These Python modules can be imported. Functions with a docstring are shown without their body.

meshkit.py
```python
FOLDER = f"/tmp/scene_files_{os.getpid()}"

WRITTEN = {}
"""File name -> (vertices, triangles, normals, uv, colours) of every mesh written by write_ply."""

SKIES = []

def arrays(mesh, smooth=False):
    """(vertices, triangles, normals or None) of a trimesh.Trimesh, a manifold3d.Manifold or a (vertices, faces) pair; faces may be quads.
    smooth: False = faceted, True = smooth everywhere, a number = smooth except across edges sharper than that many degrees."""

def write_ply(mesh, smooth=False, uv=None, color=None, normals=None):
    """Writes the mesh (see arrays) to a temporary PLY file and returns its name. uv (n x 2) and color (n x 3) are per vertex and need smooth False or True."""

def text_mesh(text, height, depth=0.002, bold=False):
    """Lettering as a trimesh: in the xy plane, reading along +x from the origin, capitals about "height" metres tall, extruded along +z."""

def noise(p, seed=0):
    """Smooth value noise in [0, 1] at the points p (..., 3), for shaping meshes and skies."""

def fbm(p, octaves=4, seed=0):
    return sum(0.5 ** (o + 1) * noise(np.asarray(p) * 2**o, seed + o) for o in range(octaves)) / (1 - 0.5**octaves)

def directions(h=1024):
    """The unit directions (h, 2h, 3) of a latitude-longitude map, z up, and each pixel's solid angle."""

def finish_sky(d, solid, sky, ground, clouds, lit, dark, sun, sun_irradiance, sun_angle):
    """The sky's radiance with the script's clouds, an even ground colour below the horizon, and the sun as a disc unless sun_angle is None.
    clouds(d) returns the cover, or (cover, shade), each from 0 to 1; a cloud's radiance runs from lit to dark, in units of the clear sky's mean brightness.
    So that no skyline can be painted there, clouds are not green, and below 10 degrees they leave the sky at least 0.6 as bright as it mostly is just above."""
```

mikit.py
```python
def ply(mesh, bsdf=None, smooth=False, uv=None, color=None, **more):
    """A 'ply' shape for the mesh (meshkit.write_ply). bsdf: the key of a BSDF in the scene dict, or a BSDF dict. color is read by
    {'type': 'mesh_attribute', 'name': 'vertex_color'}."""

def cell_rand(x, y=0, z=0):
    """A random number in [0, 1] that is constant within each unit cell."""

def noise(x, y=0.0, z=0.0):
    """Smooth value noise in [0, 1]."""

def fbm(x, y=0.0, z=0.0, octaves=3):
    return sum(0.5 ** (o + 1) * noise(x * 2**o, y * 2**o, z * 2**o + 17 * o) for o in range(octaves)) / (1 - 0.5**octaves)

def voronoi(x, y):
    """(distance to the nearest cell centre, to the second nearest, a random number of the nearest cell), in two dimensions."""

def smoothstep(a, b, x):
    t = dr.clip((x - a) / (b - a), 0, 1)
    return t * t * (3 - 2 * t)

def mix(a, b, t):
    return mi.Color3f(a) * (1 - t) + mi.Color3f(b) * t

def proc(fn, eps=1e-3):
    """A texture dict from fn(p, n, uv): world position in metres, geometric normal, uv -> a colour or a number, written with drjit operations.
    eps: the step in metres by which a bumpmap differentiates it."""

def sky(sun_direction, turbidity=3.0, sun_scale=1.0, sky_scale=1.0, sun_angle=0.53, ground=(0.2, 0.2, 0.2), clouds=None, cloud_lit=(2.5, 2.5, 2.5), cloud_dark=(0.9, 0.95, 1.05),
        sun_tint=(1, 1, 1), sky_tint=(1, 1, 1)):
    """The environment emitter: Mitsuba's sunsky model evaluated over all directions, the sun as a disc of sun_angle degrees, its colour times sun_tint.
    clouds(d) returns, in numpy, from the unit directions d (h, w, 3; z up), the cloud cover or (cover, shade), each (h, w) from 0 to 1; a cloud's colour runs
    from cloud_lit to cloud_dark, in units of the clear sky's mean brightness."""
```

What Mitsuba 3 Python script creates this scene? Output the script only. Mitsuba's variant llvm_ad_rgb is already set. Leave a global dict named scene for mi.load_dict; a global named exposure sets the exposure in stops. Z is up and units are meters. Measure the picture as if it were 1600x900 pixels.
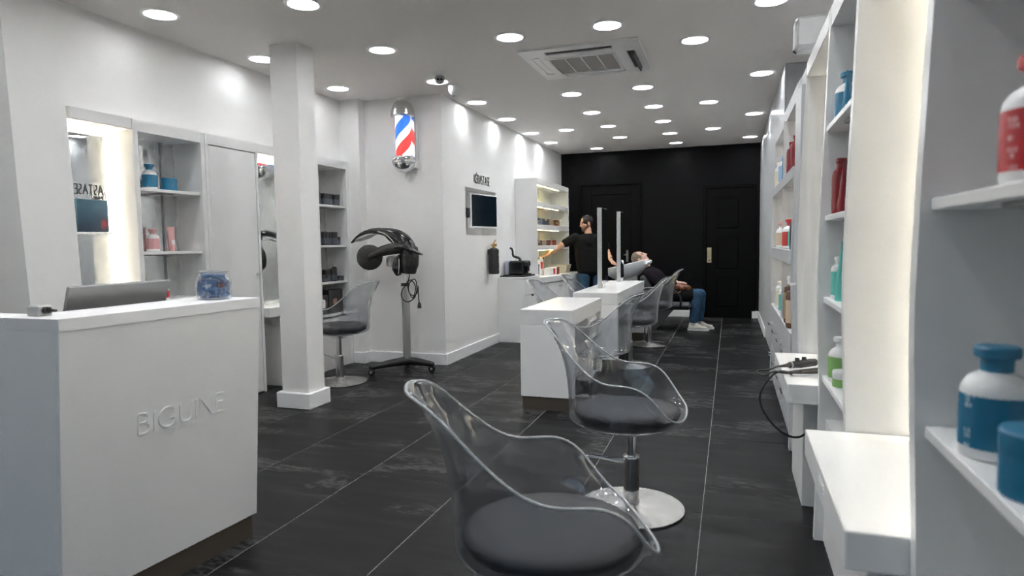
import math, numpy as np, trimesh, drjit as dr, mitsuba as mi, mikit, meshkit, manifold3d as m3
from shapely.geometry import LineString, Polygon, Point, box as sbox
from shapely.ops import unary_union
from mikit import noise, fbm, smoothstep, mix, proc

T = mi.ScalarTransform4f
rng = np.random.default_rng(7)
scene, labels = {}, {}

# ------------------------------------------------------------------ camera, light, exposure
YAW, PITCH, ROLL, FOCAL = -0.3273, -0.0694, -0.0146, 1006.0
EYE = [0, 0, 1.267]
exposure = 1.67
DOWNLIGHT = (15.6, 16.0, 16.4)     # radiance of a ceiling downlight
COVE = (9.0, 8.2, 6.7)             # warm LED strips of the niches
SHELF_LED = (8.6, 7.7, 3.0)        # yellow LED strips of the far shelf unit

_fw = np.array([math.sin(YAW) * math.cos(PITCH), math.cos(YAW) * math.cos(PITCH), math.sin(PITCH)])
_rt = np.array([math.cos(YAW), -math.sin(YAW), 0.0])
_up = np.cross(_rt, _fw)
_upr = _up * math.cos(ROLL) - _rt * math.sin(ROLL)
scene['camera'] = {'type': 'thinlens', 'fov_axis': 'x', 'fov': 2 * math.degrees(math.atan(800 / FOCAL)), 'near_clip': 0.05, 'far_clip': 100.0,
                   'aperture_radius': 0.0036, 'focus_distance': 5.0,
                   'to_world': T().look_at(origin=EYE, target=(np.array(EYE) + _fw).tolist(), up=_upr.tolist())}
scene['sky'] = mikit.sky([-0.3, -0.5, 0.8], turbidity=6.0, sun_scale=0.0, sky_scale=1.1, sky_tint=(0.86, 0.98, 0.98), ground=(0.25, 0.25, 0.25))

# ------------------------------------------------------------------ helpers
_count = {}


def num(key):
    n = _count.get(key, -1) + 1
    _count[key] = n
    return key if n == 0 else f'{key}_{n:03d}'


def tag(key, label=None, cat=None, group=None, kind=None):
    d = labels.setdefault(key, {})
    for k, v in (('label', label), ('category', cat), ('group', group), ('kind', kind)):
        if v:
            d[k] = v
    return key


def thing(name, label, cat, group=None, mesh=None, mat=None, smooth=30, **more):
    key = num(name)
    tag(key, label, cat, group)
    if mesh is not None:
        scene[key] = mikit.ply(mesh, mat, smooth=smooth, **more)
    return key


def struct(name, mesh=None, mat=None, label=None, smooth=False):
    key = num(name)
    tag(key, label, None, None, 'structure')
    if mesh is not None:
        scene[key] = mikit.ply(mesh, mat, smooth=smooth)
    return key


def part(parent, name, mesh, mat, smooth=30, label=None, kind=None, **more):
    key = num(parent + '__' + name)
    scene[key] = mikit.ply(mesh, mat, smooth=smooth, **more)
    if label or kind:
        tag(key, label, None, None, kind)
    return key


def place(parent, name, ply, xf, label=None):
    key = num(parent + '__' + name)
    scene[key] = {**ply, 'to_world': xf}
    if label:
        tag(key, label)
    return key


cat = trimesh.util.concatenate


def bx(x0, x1, y0, y1, z0, z1, b=0.0):
    """A box, its edges chamfered by b."""
    lo, hi = np.array([x0, y0, z0], float), np.array([x1, y1, z1], float)
    if b <= 0:
        m = trimesh.creation.box(extents=hi - lo)
        m.apply_translation((lo + hi) / 2)
        return m
    b = min(b, 0.45 * (hi - lo).min())
    pts = []
    for s in np.ndindex(2, 2, 2):
        c = np.where(np.array(s) == 1, hi, lo)
        ins = np.where(np.array(s) == 1, -b, b)
        for a in range(3):
            q = c + ins
            q[a] = c[a]
            pts.append(q)
    return trimesh.convex.convex_hull(np.array(pts))


def lathe(prof, seg=32, at=(0, 0, 0)):
    p = np.array(prof, float)
    p[:, 0] = np.maximum(p[:, 0], 1e-5)
    a = np.arange(seg) * 2 * math.pi / seg
    v = np.stack([p[:, None, 0] * np.cos(a), p[:, None, 0] * np.sin(a), np.repeat(p[:, 1:2], seg, 1)], -1).reshape(-1, 3)
    i, j = np.meshgrid(np.arange(len(p) - 1), np.arange(seg), indexing='ij')
    f = np.stack([i * seg + j, i * seg + (j + 1) % seg, (i + 1) * seg + (j + 1) % seg, (i + 1) * seg + j], -1).reshape(-1, 4)
    f = np.vstack([f[:, [0, 1, 2]], f[:, [0, 2, 3]]])
    m = trimesh.Trimesh(v + np.array(at), f, process=False)
    return m


def cyl(p0, p1, r, seg=20, r1=None):
    p0, p1 = np.array(p0, float), np.array(p1, float)
    L = np.linalg.norm(p1 - p0)
    r1 = r if r1 is None else r1
    m = lathe([(0, 0), (r, 0), (r, 0), (r1, L), (r1, L), (0, L)], seg)
    m.apply_transform(trimesh.geometry.align_vectors([0, 0, 1], (p1 - p0) / L))
    m.apply_translation(p0)
    return m


def spline(pts, n):
    from scipy.interpolate import CubicSpline
    p = np.array(pts, float)
    t = np.r_[0, np.cumsum(np.linalg.norm(np.diff(p, axis=0), axis=1))]
    return CubicSpline(t, p)(np.linspace(0, t[-1], n))


def tube(pts, r, sides=10, closed=False):
    p = np.asarray(pts, float)
    n = len(p)
    t = (np.roll(p, -1, 0) - np.roll(p, 1, 0)) if closed else np.gradient(p, axis=0)
    t /= np.linalg.norm(t, axis=1, keepdims=True) + 1e-12
    a = np.cross(t[0], [0, 0, 1.0] if abs(t[0, 2]) < 0.9 else [1.0, 0, 0])
    A = []
    for i in range(n):
        a = a - t[i] * (a @ t[i])
        a /= np.linalg.norm(a) + 1e-12
        A.append(a.copy())
    A = np.array(A)
    B = np.cross(t, A)
    ang = np.arange(sides) * 2 * math.pi / sides
    r = np.broadcast_to(r, (n,))
    v = p[:, None] + r[:, None, None] * (np.cos(ang)[None, :, None] * A[:, None] + np.sin(ang)[None, :, None] * B[:, None])
    m = n if closed else n - 1
    i, j = np.meshgrid(np.arange(m), np.arange(sides), indexing='ij')
    i2 = (i + 1) % n
    f = np.stack([i * sides + j, i * sides + (j + 1) % sides, i2 * sides + (j + 1) % sides, i2 * sides + j], -1).reshape(-1, 4)
    f = np.vstack([f[:, [0, 1, 2]], f[:, [0, 2, 3]]])
    v = v.reshape(-1, 3)
    if not closed:
        k = len(v)
        v = np.vstack([v, p[0], p[-1]])
        s = np.arange(sides)
        f = np.vstack([f, np.stack([(s + 1) % sides, s, s * 0 + k], 1), np.stack([(n - 1) * sides + s, (n - 1) * sides + (s + 1) % sides, s * 0 + k + 1], 1)])
    return trimesh.Trimesh(v, f, process=False)


def xf(m, mat):
    m = m.copy()
    m.apply_transform(np.array(mat, float))
    return m


def rotz(a, t=(0, 0, 0)):
    c, s = math.cos(a), math.sin(a)
    M = np.eye(4)
    M[:2, :2] = [[c, -s], [s, c]]
    M[:3, 3] = t
    return M


def extrude(poly, h):
    return cat([trimesh.creation.extrude_polygon(g, h, engine='earcut') for g in getattr(poly, 'geoms', [poly])])


def frame(m, ex, ey, ez, o):
    """m's local x, y, z axes onto ex, ey, ez at o."""
    M = np.eye(4)
    M[:3, 0], M[:3, 1], M[:3, 2], M[:3, 3] = ex, ey, ez, o
    m = m.copy()
    m.apply_transform(M)
    if np.linalg.det(M[:3, :3]) < 0:
        m.invert()
    return m


def hull_chain(bones, sphere=14):
    """bones: list of ((p, r), (q, s)); the union of the hulls of their end spheres."""
    out = []
    for (p, r), (q, s) in bones:
        a = m3.Manifold.sphere(r, sphere).translate(list(map(float, p)))
        b = m3.Manifold.sphere(s, sphere).translate(list(map(float, q)))
        out.append(m3.Manifold.batch_hull([a, b]))
    return m3.Manifold.batch_boolean(out, m3.OpType.Add)


def to_tri(man):
    m = man.to_mesh()
    return trimesh.Trimesh(m.vert_properties[:, :3], m.tri_verts, process=True)


def smooth_body(man, length=0.02, it=12):
    t = to_tri(man.refine_to_length(length))
    trimesh.smoothing.filter_taubin(t, lamb=0.5, nu=0.53, iterations=it)
    return t


# ------------------------------------------------------------------ materials
def rgb(*c):
    return {'type': 'rgb', 'value': list(c) if len(c) == 3 else [c[0]] * 3}


def mat(key, d, two=True):
    scene[key] = {'type': 'twosided', 'bsdf': d} if two else d
    return key


def pr(key, col, rough=0.5, metal=0.0, spec=0.5, **k):
    return mat(key, {'type': 'principled', 'base_color': col if isinstance(col, dict) else rgb(*col), 'roughness': rough, 'metallic': metal, 'specular': spec, **k})


pr('mat_wall', (0.775, 0.768, 0.757), 0.75, spec=0.25)
pr('mat_ceiling', (0.715, 0.695, 0.67), 0.9, spec=0.1)
pr('mat_lacquer', (0.74, 0.735, 0.727), 0.28, spec=0.45)
pr('mat_top', (0.77, 0.77, 0.76), 0.16, spec=0.55)
pr('mat_counter', (0.86, 0.855, 0.845), 0.38, spec=0.25)
pr('mat_baseboard', (0.82, 0.82, 0.82), 0.4)
pr('mat_black_wall', (0.0016, 0.0017, 0.0023), 0.5, spec=0.12)
pr('mat_black_door', (0.0014, 0.0014, 0.0017), 0.5, spec=0.10)
pr('mat_kick', (0.10, 0.085, 0.07), 0.35, metal=0.4)
pr('mat_grout', (0.30, 0.29, 0.28), 0.8)
pr('mat_chrome', (0.80, 0.80, 0.81), 0.08, metal=1.0)
pr('mat_brushed', (0.62, 0.61, 0.59), 0.24, metal=1.0)
pr('mat_alu', (0.55, 0.55, 0.54), 0.35, metal=0.9)
pr('mat_silver', (0.50, 0.50, 0.49), 0.4, metal=0.5)
pr('mat_laptop', (0.25, 0.25, 0.25), 0.35, metal=0.7)
pr('mat_brass', (0.65, 0.43, 0.16), 0.25, metal=1.0)
pr('mat_gold_plate', (0.60, 0.50, 0.32), 0.35, metal=0.8)
pr('mat_black_gloss', (0.008, 0.008, 0.009), 0.14, spec=0.5)
pr('mat_black', (0.012, 0.012, 0.012), 0.45)
pr('mat_black_dark', (0.004, 0.004, 0.004), 0.7, spec=0.2)
pr('mat_leather', (0.028, 0.030, 0.034), 0.42)
pr('mat_rail', (0.30, 0.30, 0.30), 0.4, metal=0.6)
pr('mat_white_plastic', (0.82, 0.82, 0.82), 0.3)
pr('mat_grey_plastic', (0.30, 0.30, 0.30), 0.4)
pr('mat_grille', (0.30, 0.285, 0.27), 0.7)
pr('mat_slot', (0.015, 0.015, 0.016), 0.5)
pr('mat_ceramic', (0.72, 0.74, 0.76), 0.12, spec=0.6)
pr('mat_screen', (0.004, 0.010, 0.016), 0.12, spec=0.5)
pr('mat_skin', (0.52, 0.30, 0.21), 0.5, spec=0.3)
pr('mat_skin_pale', (0.62, 0.40, 0.31), 0.5, spec=0.3)
pr('mat_hair', (0.012, 0.009, 0.008), 0.55, spec=0.3)
pr('mat_hair_grey', (0.16, 0.13, 0.105), 0.7, spec=0.2)
pr('mat_stubble', (0.10, 0.06, 0.045), 0.7, spec=0.2)
pr('mat_eye', (0.05, 0.035, 0.03), 0.2)
pr('mat_lips', (0.40, 0.17, 0.14), 0.45)
pr('mat_tshirt', (0.006, 0.006, 0.007), 0.85, spec=0.15)
pr('mat_sweater', (0.012, 0.009, 0.013), 0.9, spec=0.1)
pr('mat_shoe', (0.62, 0.58, 0.52), 0.5)
pr('mat_sock', (0.42, 0.42, 0.42), 0.9)
pr('mat_bag', (0.16, 0.055, 0.022), 0.4)
for _n, _c, _r in (('blue', (0.018, 0.150, 0.260), 0.3), ('red', (0.50, 0.030, 0.035), 0.3), ('darkred', (0.17, 0.008, 0.014), 0.18), ('teal', (0.10, 0.46, 0.40), 0.3),
                   ('pink', (0.62, 0.33, 0.33), 0.4), ('green', (0.22, 0.42, 0.13), 0.4), ('white', (0.80, 0.80, 0.79), 0.3), ('beige', (0.55, 0.43, 0.33), 0.4),
                   ('brown', (0.10, 0.055, 0.03), 0.4), ('jet', (0.014, 0.014, 0.015), 0.3), ('burgundy', (0.22, 0.012, 0.045), 0.4), ('steel', (0.16, 0.19, 0.24), 0.4),
                   ('tan', (0.30, 0.22, 0.13), 0.5), ('maroon', (0.17, 0.025, 0.02), 0.5), ('slate', (0.05, 0.06, 0.075), 0.5), ('cream', (0.66, 0.62, 0.50), 0.5),
                   ('lilac', (0.45, 0.47, 0.56), 0.4), ('navy', (0.03, 0.075, 0.19), 0.35), ('sky', (0.30, 0.42, 0.60), 0.35), ('poster', (0.035, 0.03, 0.03), 0.3)):
    pr('mat_' + _n, _c, _r)
mat('mat_mirror', {'type': 'conductor', 'material': 'none', 'specular_reflectance': rgb(0.84, 0.86, 0.85)})
mat('mat_acrylic', {'type': 'blendbsdf', 'weight': 0.016, 'a': {'type': 'thindielectric', 'int_ior': 1.5, 'specular_transmittance': rgb(0.75, 0.77, 0.80)},
                    'b': {'type': 'twosided', 'bsdf': {'type': 'diffuse', 'reflectance': rgb(0.74, 0.78, 0.82)}}}, two=False)
mat('mat_glass', {'type': 'thindielectric', 'int_ior': 1.5, 'specular_transmittance': rgb(0.96, 0.97, 0.97)}, two=False)
pr('mat_acrylic_edge', (0.36, 0.375, 0.39), 0.07, spec=1.0, clearcoat=1.0, clearcoat_gloss=.95)


def _tile(p, n, uv):
    cx, cy = dr.floor((p.x + 1.915) / 0.6), dr.floor((p.y - 3.045) / 1.2)
    r = mikit.cell_rand(cx, cy, 3)
    ox = r * 37.0
    big = fbm(p.x * 1.6 + ox, p.y * 3.6 + ox, 0.0, octaves=4)
    streak = fbm(p.x * 3.0 + ox, p.y * 17.0, 2.0, octaves=4)
    fine = fbm(p.x * 26.0 + ox, p.y * 60.0, 5.0, octaves=3)
    m = smoothstep(0.50, 0.78, 0.55 * big + 0.45 * streak)
    m2 = smoothstep(0.53, 0.64, big) * smoothstep(0.34, 0.68, fine)
    c = mix((0.0050, 0.0051, 0.0055), (0.0140, 0.0142, 0.0150), streak)
    c = mix(c, (0.034, 0.034, 0.0355), m * 0.6)
    return mix(c, (0.085, 0.085, 0.085), m2 * 0.40)


def _tile_r(p, n, uv):
    return 0.30 + 0.22 * fbm(p.x * 3.0, p.y * 9.0, 1.0, octaves=3)


pr('mat_tile', proc(_tile), proc(_tile_r), spec=0.10)


def _jeans(p, n, uv):
    return mix((0.016, 0.045, 0.090), (0.050, 0.105, 0.175), fbm(p.x * 22, p.y * 22, p.z * 14, octaves=3))


pr('mat_jeans', proc(_jeans), 0.9, spec=0.15)


def _cushion(p, n, uv):
    return mix((0.015, 0.0165, 0.020), (0.026, 0.028, 0.032), fbm(p.x * 9, p.y * 9, p.z * 9, octaves=3))


pr('mat_cushion', proc(_cushion), 0.5, spec=0.4)

# ------------------------------------------------------------------ the setting
CEIL, YB, KX, PY, LX, RX = 2.80, 11.05, -2.81, 6.10, -3.85, 0.34
YF = -2.2
fl = struct('floor', bx(-4.6, 1.3, YF, YB, -0.12, -0.0015), 'mat_grout', 'dark slate tiled floor with thin pale grout lines')
_tp = mikit.ply(bx(-0.2985, 0.2985, -0.5985, 0.5985, -0.012, 0.0, 0.0012), 'mat_tile', smooth=False)
for i in range(-4, 5):
    for j in range(-5, 7):
        x0, y0 = -1.915 + 0.6 * i, 3.045 + 1.2 * j
        if y0 + 1.2 < YF + 1.0 or y0 > YB or x0 > 0.85 or x0 < -4.4:
            continue
        y1 = min(y0 + 1.2, YB)
        if y1 - y0 < 1.19:
            part(fl, 'tile', bx(x0 + .0015, x0 + .5985, y0 + .0015, y1, -0.012, 0.0, 0.0012), 'mat_tile', smooth=False)
        else:
            place(fl, 'tile', _tp, T().translate([x0 + 0.3, y0 + 0.6, 0]))

LIGHTS = [('left wall', [(-3.56, 3.38), (-3.64, 4.45), (-3.64, 5.53)]),
          ('second from the left wall', [(-2.58, 3.56), (-2.61, 4.59), (-2.63, 5.65), (-2.62, 6.63), (-2.63, 7.65), (-2.65, 8.75), (-2.62, 9.68)]),
          ('just left of the air conditioner', [(-1.57, 4.66), (-1.57, 6.64), (-1.57, 7.66), (-1.55, 8.63), (-1.55, 9.60)]),
          ('short line near the far shelf unit', [(-2.13, 8.69), (-2.09, 10.58)]),
          ('in line with the right half of the air conditioner', [(-0.84, 4.66), (-0.84, 6.62), (-0.84, 7.59), (-0.83, 8.56), (-0.83, 9.55), (-0.82, 10.5)]),
          ('second from the right-hand shelves', [(-0.27, 5.24), (-0.24, 7.59), (-0.24, 9.38)]),
          ('along the right-hand shelves', [(0.235, 4.57), (0.26, 6.49), (0.26, 8.49), (0.265, 10.35)])]
UNSEEN = [(-.84, 3.6), (-1.57, 3.55), (.235, 3.55), (-2.58, 2.4), (-2.58, 1.2), (-1.57, 2.6), (-1.57, 1.7), (-1.57, 0.6), (-0.84, 2.6), (-0.5, 1.7), (-0.5, 0.6), (0.2, 2.6), (0.2, 1.3), (-3.5, 2.0), (-3.5, 0.8)]  # downlights added out of view to brighten the near part of the room
_holes = [Point(x, y).buffer(0.098, 16) for _, l in LIGHTS for x, y in l] + [Point(x, y).buffer(0.098, 16) for x, y in UNSEEN]
_c = extrude(sbox(-4.6, YF, 1.3, YB + 0.2).difference(unary_union(_holes)), 0.12)
_c.apply_translation([0, 0, CEIL])
struct('ceiling', _c, 'mat_ceiling', 'flat greyish white ceiling full of round downlights')
struct('wall_left', cat([bx(-4.6, -4.15, YF, PY + .3, 0, CEIL), bx(-4.15, -3.94, 2.0, 5.99, 2.165, CEIL), bx(-4.15, -3.71, 5.99, PY + .05, 0, CEIL),
                         bx(-4.15, -3.9, YF, 2.3, 0, CEIL)]), 'mat_wall', 'plain white wall above the left-hand units')
_niche = [(6.70, 7.69, 1.355, 1.915)]
_kw = sbox(PY, 0, YB, CEIL).difference(sbox(6.70, 1.365, 7.69, 1.905))
_k = frame(extrude(_kw, 0.22), [0, 1, 0], [0, 0, 1], [1, 0, 0], [KX - 0.22, 0, 0])
_pw = bx(-3.72, KX, PY, PY + 0.2, 0, CEIL)
struct('wall_middle', cat([_k, _pw, bx(KX - 0.24, KX - 0.2, 6.6, 7.8, 1.2, 2.0)]), 'mat_wall', 'white wall corner with a recessed niche for a screen')
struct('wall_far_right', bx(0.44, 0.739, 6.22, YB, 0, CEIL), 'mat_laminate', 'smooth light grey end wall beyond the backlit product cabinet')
struct('wall_back', bx(KX - 0.5, 1.3, YB, YB + 0.15, 0, CEIL), 'mat_black_wall', 'matt black painted end wall')
struct('wall_right', cat([bx(0.74, 1.3, YF, YB, 0, CEIL)]), 'mat_wall', 'white wall behind and beyond the right-hand shelves')
_wf = sbox(-4.6, 0, 1.3, CEIL).difference(sbox(-3.3, 0.15, 0.6, 2.45))
struct('wall_front', frame(extrude(_wf, 0.1), [1, 0, 0], [0, 0, 1], [0, -1, 0], [0, YF, 0]), 'mat_wall', 'shop front wall behind the viewer with a large window')
w1 = struct('window_1', cat([bx(-3.3, 0.6, YF - .08, YF - .02, 0.15, 0.2), bx(-3.3, 0.6, YF - .08, YF - .02, 2.4, 2.45), bx(-3.3, -3.25, YF - .08, YF - .02, .15, 2.45), bx(.55, .6, YF - .08, YF - .02, .15, 2.45),
                             bx(-1.38, -1.33, YF - .08, YF - .02, .15, 2.45)]), 'mat_alu', 'large shop window behind the viewer')
part(w1, 'pane', trimesh.Trimesh([[-3.25, YF - .05, .2], [.55, YF - .05, .2], [.55, YF - .05, 2.4], [-3.25, YF - .05, 2.4]], [[0, 1, 2], [0, 2, 3]]), 'mat_glass', smooth=False)

# baseboards
struct('baseboard_middle', cat([bx(-3.72, KX + .016, PY - .016, PY, 0, .12, .004), bx(KX, KX + .016, PY, 7.72, 0, .12, .004), bx(-3.71, -3.694, 5.974, PY, 0, .12, .003), bx(-3.846, -3.694, 5.974, 5.99, 0, .12, .003)]), 'mat_baseboard')
struct('baseboard_back', cat([bx(-1.42, -0.46, YB - .016, YB, 0, .12, .004), bx(0.335, 0.44, YB - .016, YB, 0, .12, .004)]), 'mat_baseboard')
struct('baseboard_right', bx(.424, .44, 8.9, YB - .016, 0, .12, .004), 'mat_baseboard')

# black doors of the end wall
d1 = struct('door_1', bx(-2.28, -1.60, YB - .012, YB, 0, 2.07, .004), 'mat_black_door', 'black door behind the standing barber')
part(d1, 'door_frame', cat([bx(-2.46, -2.28, YB - .02, YB, 0, 2.24, .004), bx(-1.60, -1.45, YB - .02, YB, 0, 2.24, .004), bx(-2.28, -1.60, YB - .02, YB, 2.07, 2.24, .004)]), 'mat_black_door', smooth=False)
part(d1, 'moulding', cat([bx(-2.48, -2.45, YB - .045, YB, 0, 2.26, .004), bx(-1.46, -1.43, YB - .045, YB, 0, 2.26, .004), bx(-2.48, -1.43, YB - .045, YB, 2.23, 2.26, .004)]), 'mat_black_door', smooth=False)
h = part(d1, 'handle_plate', bx(-1.685, -1.645, YB - .025, YB - .010, .92, 1.12, .004), 'mat_brushed', smooth=False, label='brushed steel handle plate')
part(d1, 'handle', cat([cyl((-1.665, YB - .025, 1.04), (-1.665, YB - .065, 1.04), .008), cyl((-1.665, YB - .062, 1.04), (-1.77, YB - .062, 1.04), .008)]), 'mat_brushed')
_dr = sbox(-0.37, 0, 0.335, 2.10)
_pan = [(-0.235, 0.15, 1.43, 1.97), (-0.235, 0.15, 0.77, 1.32), (-0.235, 0.15, 0.15, 0.66)]
for a, b, c, d in _pan:
    _dr = _dr.difference(sbox(a, c, b, d))
d2 = struct('door_2', frame(extrude(_dr, 0.02), [1, 0, 0], [0, 0, 1], [0, -1, 0], [0, YB, 0]), 'mat_black_door', 'black three panel door at the right end of the black wall')
for a, b, c, d in _pan:
    part(d2, 'panel', bx(a + .03, b - .03, YB - .014, YB + .01, c + .03, d - .03, .01), 'mat_black_door', smooth=False)
part(d2, 'door_frame', cat([bx(-.42, -.375, YB - .035, YB, 0, 2.15, .005), bx(.335, .38, YB - .035, YB, .12, 2.15, .005), bx(-.42, .38, YB - .035, YB, 2.105, 2.15, .005)]), 'mat_black_door', smooth=False)
hp = part(d2, 'handle_plate', bx(-.362, -.292, YB - .03, YB - .018, .90, 1.15, .004), 'mat_gold_plate', smooth=False, label='pale brass handle plate')
part(d2, 'handle', bx(-.348, -.318, YB - .05, YB - .028, 1.0, 1.12, .006), 'mat_gold_plate', smooth=False)
part(d2, 'keyhole', cyl((-.325, YB - .034, .945), (-.325, YB - .029, .945), .012, 12), 'mat_black_dark')

# column
col = thing('column', 'square white column with a low plinth standing left of the hood dryer', 'column')
part(col, 'shaft', bx(-3.345, -3.10, 4.17, 4.385, 0.0, CEIL, .004), 'mat_wall', smooth=False)
part(col, 'plinth', bx(-3.38, -3.07, 4.14, 4.415, 0, .125, .005), 'mat_baseboard', smooth=False)

# ceiling lights
_trim = mikit.ply(lathe([(.0975, .004), (.0975, .012), (.0975, .012), (.0975, -.006), (.104, -.008), (.118, -.004), (.121, .0), (.121, .0)], 40), 'mat_white_plastic', smooth=50)
_can = mikit.ply(lathe([(0.0, .03), (.0972, .03), (.0972, .03), (.0972, .0)], 32), 'mat_white_plastic', smooth=50)
_a = np.arange(32) * math.pi / 16
_disc = trimesh.Trimesh(np.vstack([np.stack([.0955 * np.cos(_a), .0955 * np.sin(_a), _a * 0 + .005], 1), [[0, 0, .005]]]), [[(i + 1) % 32, i, 32] for i in range(32)], process=False)
_dp = mikit.ply(_disc, 'mat_white_plastic', smooth=False)
_dp['emitter'] = {'type': 'area', 'radiance': rgb(*DOWNLIGHT)}
ORD = ['nearest', 'second nearest', 'third', 'fourth', 'fifth', 'sixth', 'farthest']


def downlight(x, y, label, group):
    k = thing('ceiling_downlight', label, 'ceiling light', group)
    t = T().translate([x, y, CEIL])
    place(k, 'trim_ring', _trim, t)
    place(k, 'diffuser', _dp, t)
    place(k, 'housing', _can, t)


for row, pts in LIGHTS:
    for i, (x, y) in enumerate(pts):
        o = 'farthest' if i == len(pts) - 1 else ORD[i]
        where = {'left wall': 'of the row closest to the left wall', 'second from the left wall': 'of the row second from the left wall', 'just left of the air conditioner': 'of the row just left of the air conditioner',
                 'short line near the far shelf unit': 'of the two between rows near the lit shelf unit', 'in line with the right half of the air conditioner': 'of the row in line with the air conditioner\'s right half',
                 'second from the right-hand shelves': 'of the row second from the right-hand shelves', 'along the right-hand shelves': 'of the row beside the right-hand shelves'}[row]
        downlight(x, y, f'round recessed downlight, {o} {where}', 'round downlights in the ceiling')
for x, y in UNSEEN:
    downlight(x, y, 'added unseen downlight lighting the near room from behind or above the viewer', 'added unseen downlights')

# ------------------------------------------------------------------ fitted units along both side walls
LACQ = 'mat_lacquer'
pr('mat_niche', (0.80, 0.775, 0.72), 0.45, spec=0.3)
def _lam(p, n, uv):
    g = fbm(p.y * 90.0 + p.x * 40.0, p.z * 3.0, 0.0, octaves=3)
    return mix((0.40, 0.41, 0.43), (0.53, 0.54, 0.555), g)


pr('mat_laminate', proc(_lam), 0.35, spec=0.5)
BOW = np.array([(0, .004), (.3, .010), (.62, .016), (.8, .009), (1.0, .002), (1.15, 0), (1.4, .006), (1.72, .018), (2.0, .026), (2.19, .034)])


class Side:
    """d runs from the front of the units (0) into the wall."""

    def __init__(self, x, s, back):
        self.x, self.s, self.back = x, s, back

    def b(self, d0, d1, y0, y1, z0, z1, c=0.0):
        a, b_ = self.x + self.s * d0, self.x + self.s * d1
        return bx(min(a, b_), max(a, b_), y0, y1, z0, z1, c)

    def p(self, d, y, z):
        return (self.x + self.s * d, y, z)

    def panel(self, y0, y1, z0, z1, bow):
        """An upright side panel; on the right its front edge bows gently towards the room at mid height."""
        if not bow:
            return self.b(0, self.back, y0, y1, z0, z1, .003)
        zs = np.linspace(z0, z1, 20)
        pts = [(np.interp(z, BOW[:, 0], BOW[:, 1]), z) for z in zs] + [(self.back, z1), (self.back, z0)]
        return frame(extrude(Polygon(pts), y1 - y0), [self.s, 0, 0], [0, 0, 1], [0, 1, 0], [self.x, y0, 0])


L, R = Side(LX, -1, 0.28), Side(RX, 1, 0.34)


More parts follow.
